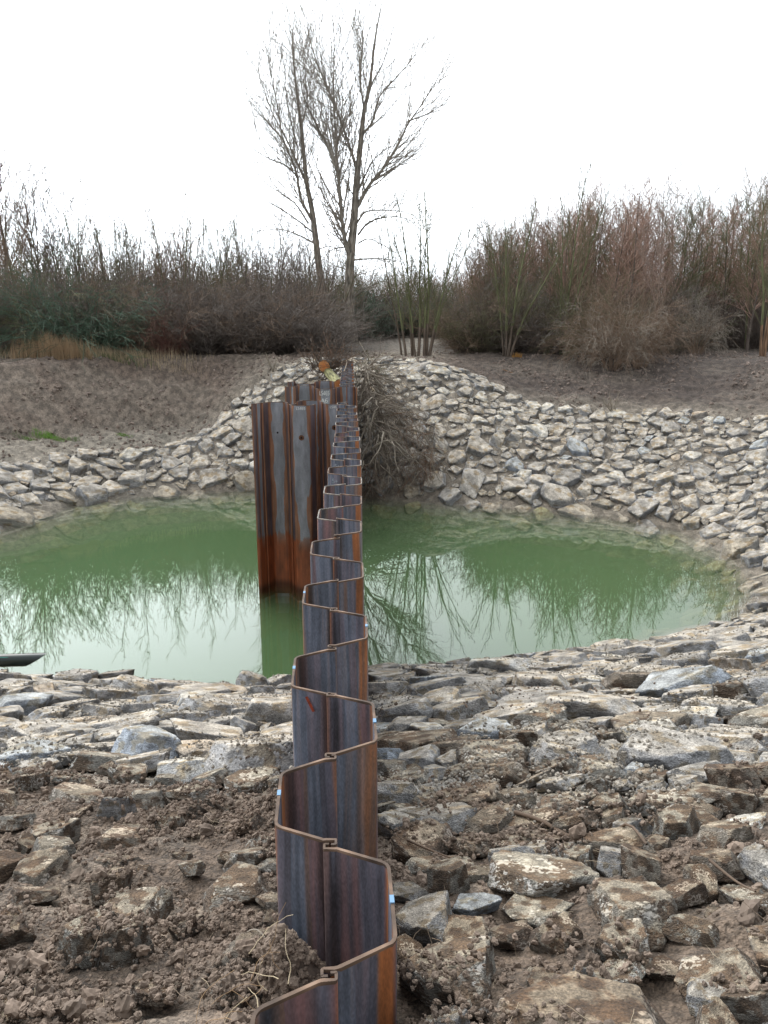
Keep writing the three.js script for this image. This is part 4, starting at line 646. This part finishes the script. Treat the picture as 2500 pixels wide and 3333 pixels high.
// ================================================================ pipe, logs, brush, grass
{
  const end = onPlane(152, 2126, 13.1), L = 4.2, R = 0.118, n = 28, mk = (rad, flip) => { const p = [], u = [], ix = []; for (let i = 0; i <= n; i++) { const a = i / n * 6.2832, y = Math.cos(a) * rad, z = Math.sin(a) * rad, cut = (y - R) * 1.7; for (const x of [-L, cut]) { p.push(x, y, z); u.push(x, i / n); } if (i) { const k = i * 2; flip ? ix.push(k - 2, k - 1, k, k, k - 1, k + 1) : ix.push(k - 2, k, k - 1, k, k + 1, k - 1); } } const g = new THREE.BufferGeometry(); g.setAttribute('position', new THREE.Float32BufferAttribute(p, 3)); g.setAttribute('uv', new THREE.Float32BufferAttribute(u, 2)); g.setIndex(ix); g.computeVertexNormals(); return g; };
  const t = thing('drain_pipe', 'dark green plastic pipe with a slanting cut end reaching over the water', 'pipe', [end.x, end.y - R, end.z]); t.rotation.set(0, 0.10, -0.012);
  mesh('outer_wall', mk(R, false), new THREE.MeshPhysicalMaterial({ color: lin(0.012, 0.02, 0.018), roughness: 0.28, side: THREE.DoubleSide }), t); mesh('inner_wall', mk(R - 0.012, true), std({ color: lin(0.12, 0.115, 0.11), roughness: 0.7, side: THREE.DoubleSide }), t);
  const rim = []; { const p = [], ix = []; for (let i = 0; i <= n; i++) { const a = i / n * 6.2832; for (const rad of [R, R - 0.012]) { const y = Math.cos(a) * rad; p.push((y - R) * 1.7, y, Math.sin(a) * rad); } if (i) { const k = i * 2; ix.push(k - 2, k - 1, k, k, k - 1, k + 1); } } const g = new THREE.BufferGeometry(); g.setAttribute('position', new THREE.Float32BufferAttribute(p, 3)); g.setIndex(ix); g.computeVertexNormals(); mesh('cut_rim', g, std({ color: lin(0.30, 0.29, 0.28), side: THREE.DoubleSide }), t); }
  const sg = new THREE.CylinderGeometry(R + 0.0015, R + 0.0015, L - 0.7, 3, 1, true, 0.85, 0.10); sg.rotateZ(Math.PI / 2); const stripe = mesh('green_stripe', sg, std({ color: lin(0.01, 0.17, 0.12), roughness: 0.3, side: THREE.DoubleSide }), t); stripe.position.x = -L / 2 - 0.3;

  // felled trunks lying across the rearmost cross wall
  const log = (label, a, b, r0, m, name) => { const o = thing(name, label, 'log', [a.x, a.y, a.z]), W = new Wood(), d = b.clone().sub(a), rr = rng(Math.round(r0 * 1000)), pts = wander(rr, V(0, 0, 0), d.clone().normalize(), d.length(), 5, 0.05, 0); W.limb(pts, r0, r0 * 0.82, 12); mesh('trunk', W.build(), m, o); const f = mesh('cut_face', new THREE.CircleGeometry(r0 * 0.985, 24), std({ map: ringMap, side: THREE.DoubleSide }), o); f.quaternion.setFromUnitVectors(V(0, 0, 1), d.clone().normalize().negate()); f.position.copy(d.clone().normalize().multiplyScalar(-0.004)); return o; };
  const la = onPlane(1055, 1192, 30.2); log('felled trunk showing its round orange cut face above the cross walls', la, la.clone().add(V(0.35, 0.12, -1.9)), 0.24, bark(0.12, 0.095, 0.075), 'felled_log');
  const lb = onPlane(1104, 1252, 28.4), lc = onPlane(1076, 1205, 30.6); log('mossy yellow green trunk lying below the orange cut face', lb, lc, 0.2, std({ map: barkMap, color: lin(0.40, 0.40, 0.20) }), 'mossy_log');
  const broken = new Wood(); { const a = onPlane(1108, 1248, 28.6), b = onPlane(1122, 1205, 29), c = onPlane(1130, 1178, 29.4); broken.limb([a, b, c].map((k) => k.clone().sub(a)), 0.05, 0.012, 6); const t2 = mesh('broken_branch', broken.build(), std({ map: barkMap, color: lin(0.55, 0.47, 0.38) }), scene); t2.position.copy(a); tag(t2, 'splintered pale branch standing between the mossy trunk and the long wall', 'branch'); }

  // heap of uprooted brush behind the logs, and the crown hanging down the slope right of the wall
  const brush = (name, label, spots, dirs, n, len, o, mats, seed, lead) => {
    const r = rng(seed), c = spots[0], t = thing(name, label, 'brush pile', [c.x, c.y, c.z]), W = [new Wood(), new Wood()];
    for (let i = 0; i < n; i++) { const k = r() * (spots.length - 1), a = Math.floor(k), p = spots[a].clone().lerp(spots[Math.min(spots.length - 1, a + 1)], k - a).sub(c).add(rdir(r).multiplyScalar(o.spread * r())), d = dirs.clone().addScaledVector(rdir(r), o.mess).normalize(), l = len * (0.4 + r() * 0.9), q = wander(r, p, d, l, 8, o.bend, o.lift), B = new Wood(), thick = i < lead;
      B.limb(q, thick ? o.rad * (0.9 + r() * 0.5) : o.rad * 0.5, thick ? 0.010 : 0.005, 5); const b = mesh('branch', B.build(), thick ? mats[0] : mats[1 + Math.floor(r() * (mats.length - 1))], t);
      twigs(r, W, q, l, o.rad * 0.5, { dens: o.dens, rel: [0.22, 0.5], max: [1.0, 0.45], ang: [0.4, 1.2], bend: 0.35, lift: o.lift, min: 0.0075, from: 0.1 }, 0); }
    const a = mesh('twigs', W[0].build(), mats[1], t), b = mesh('twigs', W[1].build(), mats[2] ?? mats[1], t); a.userData.kind = b.userData.kind = 'stuff'; return t;
  };
  const dk = bark(0.17, 0.14, 0.115), md = bark(0.30, 0.25, 0.205), lt = bark(0.46, 0.41, 0.34), rd = bark(0.26, 0.15, 0.095), gn = bark(0.22, 0.225, 0.12);
  const up = (dx, dy, s) => onPlane(dx * S, dy * S, s);
  brush('brush_heap', 'dark heap of uprooted brush with reddish roots round the cut log', [up(690, 800, 30.8), up(730, 795, 31.0)], V(0, 0.8, 0.3), 110, 1.25, { spread: 0.6, mess: 0.9, bend: 0.25, lift: -0.02, rad: 0.022, dens: [4, 4] }, [dk, dk, rd], 41, 6);
  const S1 = up(778, 790, 31.3), S2 = up(805, 860, 29.8), S3 = up(822, 930, 28.3), S4 = up(812, 1000, 27.0);
  brush('brush_pile', 'tangled crown of felled branches hanging down the slope right of the long wall', [S1, S2, S3, S4], V(0.5, -0.5, 0.45), 165, 1.9, { spread: 0.5, mess: 0.8, bend: 0.27, lift: -0.11, rad: 0.036, dens: [3.6, 4.2] }, [lt, md, md, lt], 42, 60);
  brush('brush_pile', 'greenish twiggy top of the felled crown beside the end of the long wall', [up(775, 785, 32), up(812, 795, 31.8)], V(0.3, 0.5, 0.3), 34, 1.0, { spread: 0.45, mess: 0.9, bend: 0.3, lift: -0.10, rad: 0.024, dens: [4, 4] }, [lt, gn, rd], 43, 8);
  brush('brush_pile', 'withered brown twig bundle lying low on the stones right of the felled crown', [up(860, 900, 28.6), up(915, 970, 27.2), up(895, 1005, 26.8)], V(0.4, -0.3, 0.4), 70, 1.2, { spread: 0.5, mess: 0.8, bend: 0.25, lift: -0.14, rad: 0.022, dens: [4, 4] }, [lt, md, rd], 44, 6);
  brush('brush_pile', 'dark hanging twigs at the water beside the long wall', [up(790, 1000, 27.2), up(800, 1060, 26.6)], V(0.2, -0.7, 0.4), 36, 1.1, { spread: 0.5, mess: 0.7, bend: 0.25, lift: -0.1, rad: 0.02, dens: [4, 4] }, [dk, dk, rd], 45, 5);
  // bare sapling among the far right stones
  const sap = (label, dx, dy, w, seed, m) => { const { p } = hitGround(dx * S, dy * S), r = rng(seed), t = thing('sapling', label, 'sapling', [p.x, p.y, p.z]), A = new Wood(), W = [new Wood(), new Wood()]; for (let i = 0; i < 9; i++) { const q = wander(r, V(0, -0.05, 0), V((r() - 0.5) * 1.3, 0.9, (r() - 0.5) * 0.6).normalize(), w * (0.6 + r() * 0.6), 6, 0.18, 0.03); A.limb(q, 0.02, 0.006, 4); twigs(r, W, q, w, 0.012, { dens: [4, 4], rel: [0.25, 0.45], max: [0.5, 0.25], ang: [0.4, 0.9], bend: 0.2, lift: 0.02, min: 0.006, from: 0.2 }, 0); } mesh('stems', A.build(), m, t); mesh('twigs', mergeGeometries([W[0].build(), W[1].build()]), m, t).userData.kind = 'stuff'; };
  sap('small bare sapling at the edge of the far right stones', 1325, 895, 0.95, 51, lt); sap('dry branch stuck in the brown slope at the upper left', 590, 800, 0.8, 52, lt);

  // grass
  const blades = (name, label, cat, spots, n, h, wd, m, seed, sp) => { const r = rng(seed), p = [], ix = [], u = []; for (let i = 0; i < n; i++) { const [x0, s0] = spots(r), y0 = groundY(x0, s0), a = r() * 6.283, l = h * (0.35 + r() * 0.5) * (0.4 + 1.3 * fbm(x0 * 1.4, s0 * 1.4, 3, seed)), lean = sp * (r() - 0.2), dx = Math.cos(a), dz = Math.sin(a), k = p.length / 3; for (let j = 0; j <= 3; j++) { const t = j / 3, ww = wd * (1 - t * 0.95) / 2, ox = dx * lean * t * t * l, oz = dz * lean * t * t * l; p.push(x0 + ox - dz * ww, y0 - 0.03 + l * t * (1 - 0.25 * lean * t), -s0 + oz + dx * ww, x0 + ox + dz * ww, y0 - 0.03 + l * t * (1 - 0.25 * lean * t), -s0 + oz - dx * ww); u.push(0, t, 1, t); if (j) { const q = k + j * 2; ix.push(q - 2, q - 1, q, q, q - 1, q + 1); } } } const g = new THREE.BufferGeometry(); g.setAttribute('position', new THREE.Float32BufferAttribute(p, 3)); g.setAttribute('uv', new THREE.Float32BufferAttribute(u, 2)); g.setIndex(ix); g.computeVertexNormals(); const o = mesh(name, g, m, scene); tag(o, label, cat, null, 'stuff'); };
  const leaf = (r, g, b) => new THREE.MeshPhysicalMaterial({ color: lin(r, g, b), roughness: 0.9, transmission: 0.25, thickness: 0, side: THREE.DoubleSide });
  const strip = (d0, d1, s0, s1) => (r) => { const s = lerp(s0, s1, r()), x = xAt(lerp(d0, d1, (r() + r()) * 0.62 - 0.12), s); return [x, s]; };
  const spot = (dx, dy, w, dep) => { const { p } = hitGround(dx * S, dy * S); return (r) => [p.x + (r() + r() - 1) * w, -p.z + (r() - 0.5) * dep]; };
  blades('green_grass', 'bright green grass tuft on the silt bench at the left, the largest one', 'grass', spot(105, 944, 0.75, 0.4), 800, 0.22, 0.014, leaf(0.17, 0.32, 0.05), 61, 0.8);
  blades('green_grass', 'smaller green grass patch left of the largest tuft', 'grass', spot(55, 948, 0.5, 0.35), 420, 0.16, 0.014, leaf(0.12, 0.22, 0.04), 62, 0.9);
  blades('green_grass', 'small green grass tuft at the end of the left stone bank', 'grass', spot(268, 944, 0.4, 0.35), 420, 0.17, 0.014, leaf(0.14, 0.25, 0.04), 63, 0.8);
  blades('green_grass', 'thin green grass trailing right of the largest tuft', 'grass', spot(155, 946, 0.4, 0.3), 260, 0.14, 0.014, leaf(0.12, 0.21, 0.05), 64, 1.0);
  blades('dry_grass', 'tall dry brown grass in front of the left scrub', 'grass', strip(50, 208, 35.5, 36.9), 3000, 1.25, 0.02, leaf(0.44, 0.31, 0.185), 65, 0.5);
  blades('dry_grass', 'sparse dry grass along the foot of the scrub', 'grass', strip(-10, 420, 35.6, 37.4), 2600, 0.7, 0.016, leaf(0.46, 0.36, 0.23), 66, 0.8);
  blades('dry_grass', 'low greenish weeds between the dry grass clumps', 'grass', strip(190, 330, 35.6, 36.8), 700, 0.35, 0.03, leaf(0.12, 0.15, 0.06), 67, 0.9);
  blades('dry_grass', 'small orange grass tuft under the right scrub', 'grass', spot(1117, 772, 0.25, 0.2), 260, 0.4, 0.016, leaf(0.45, 0.24, 0.06), 68, 0.7);
}

renderer.render(scene, camera);
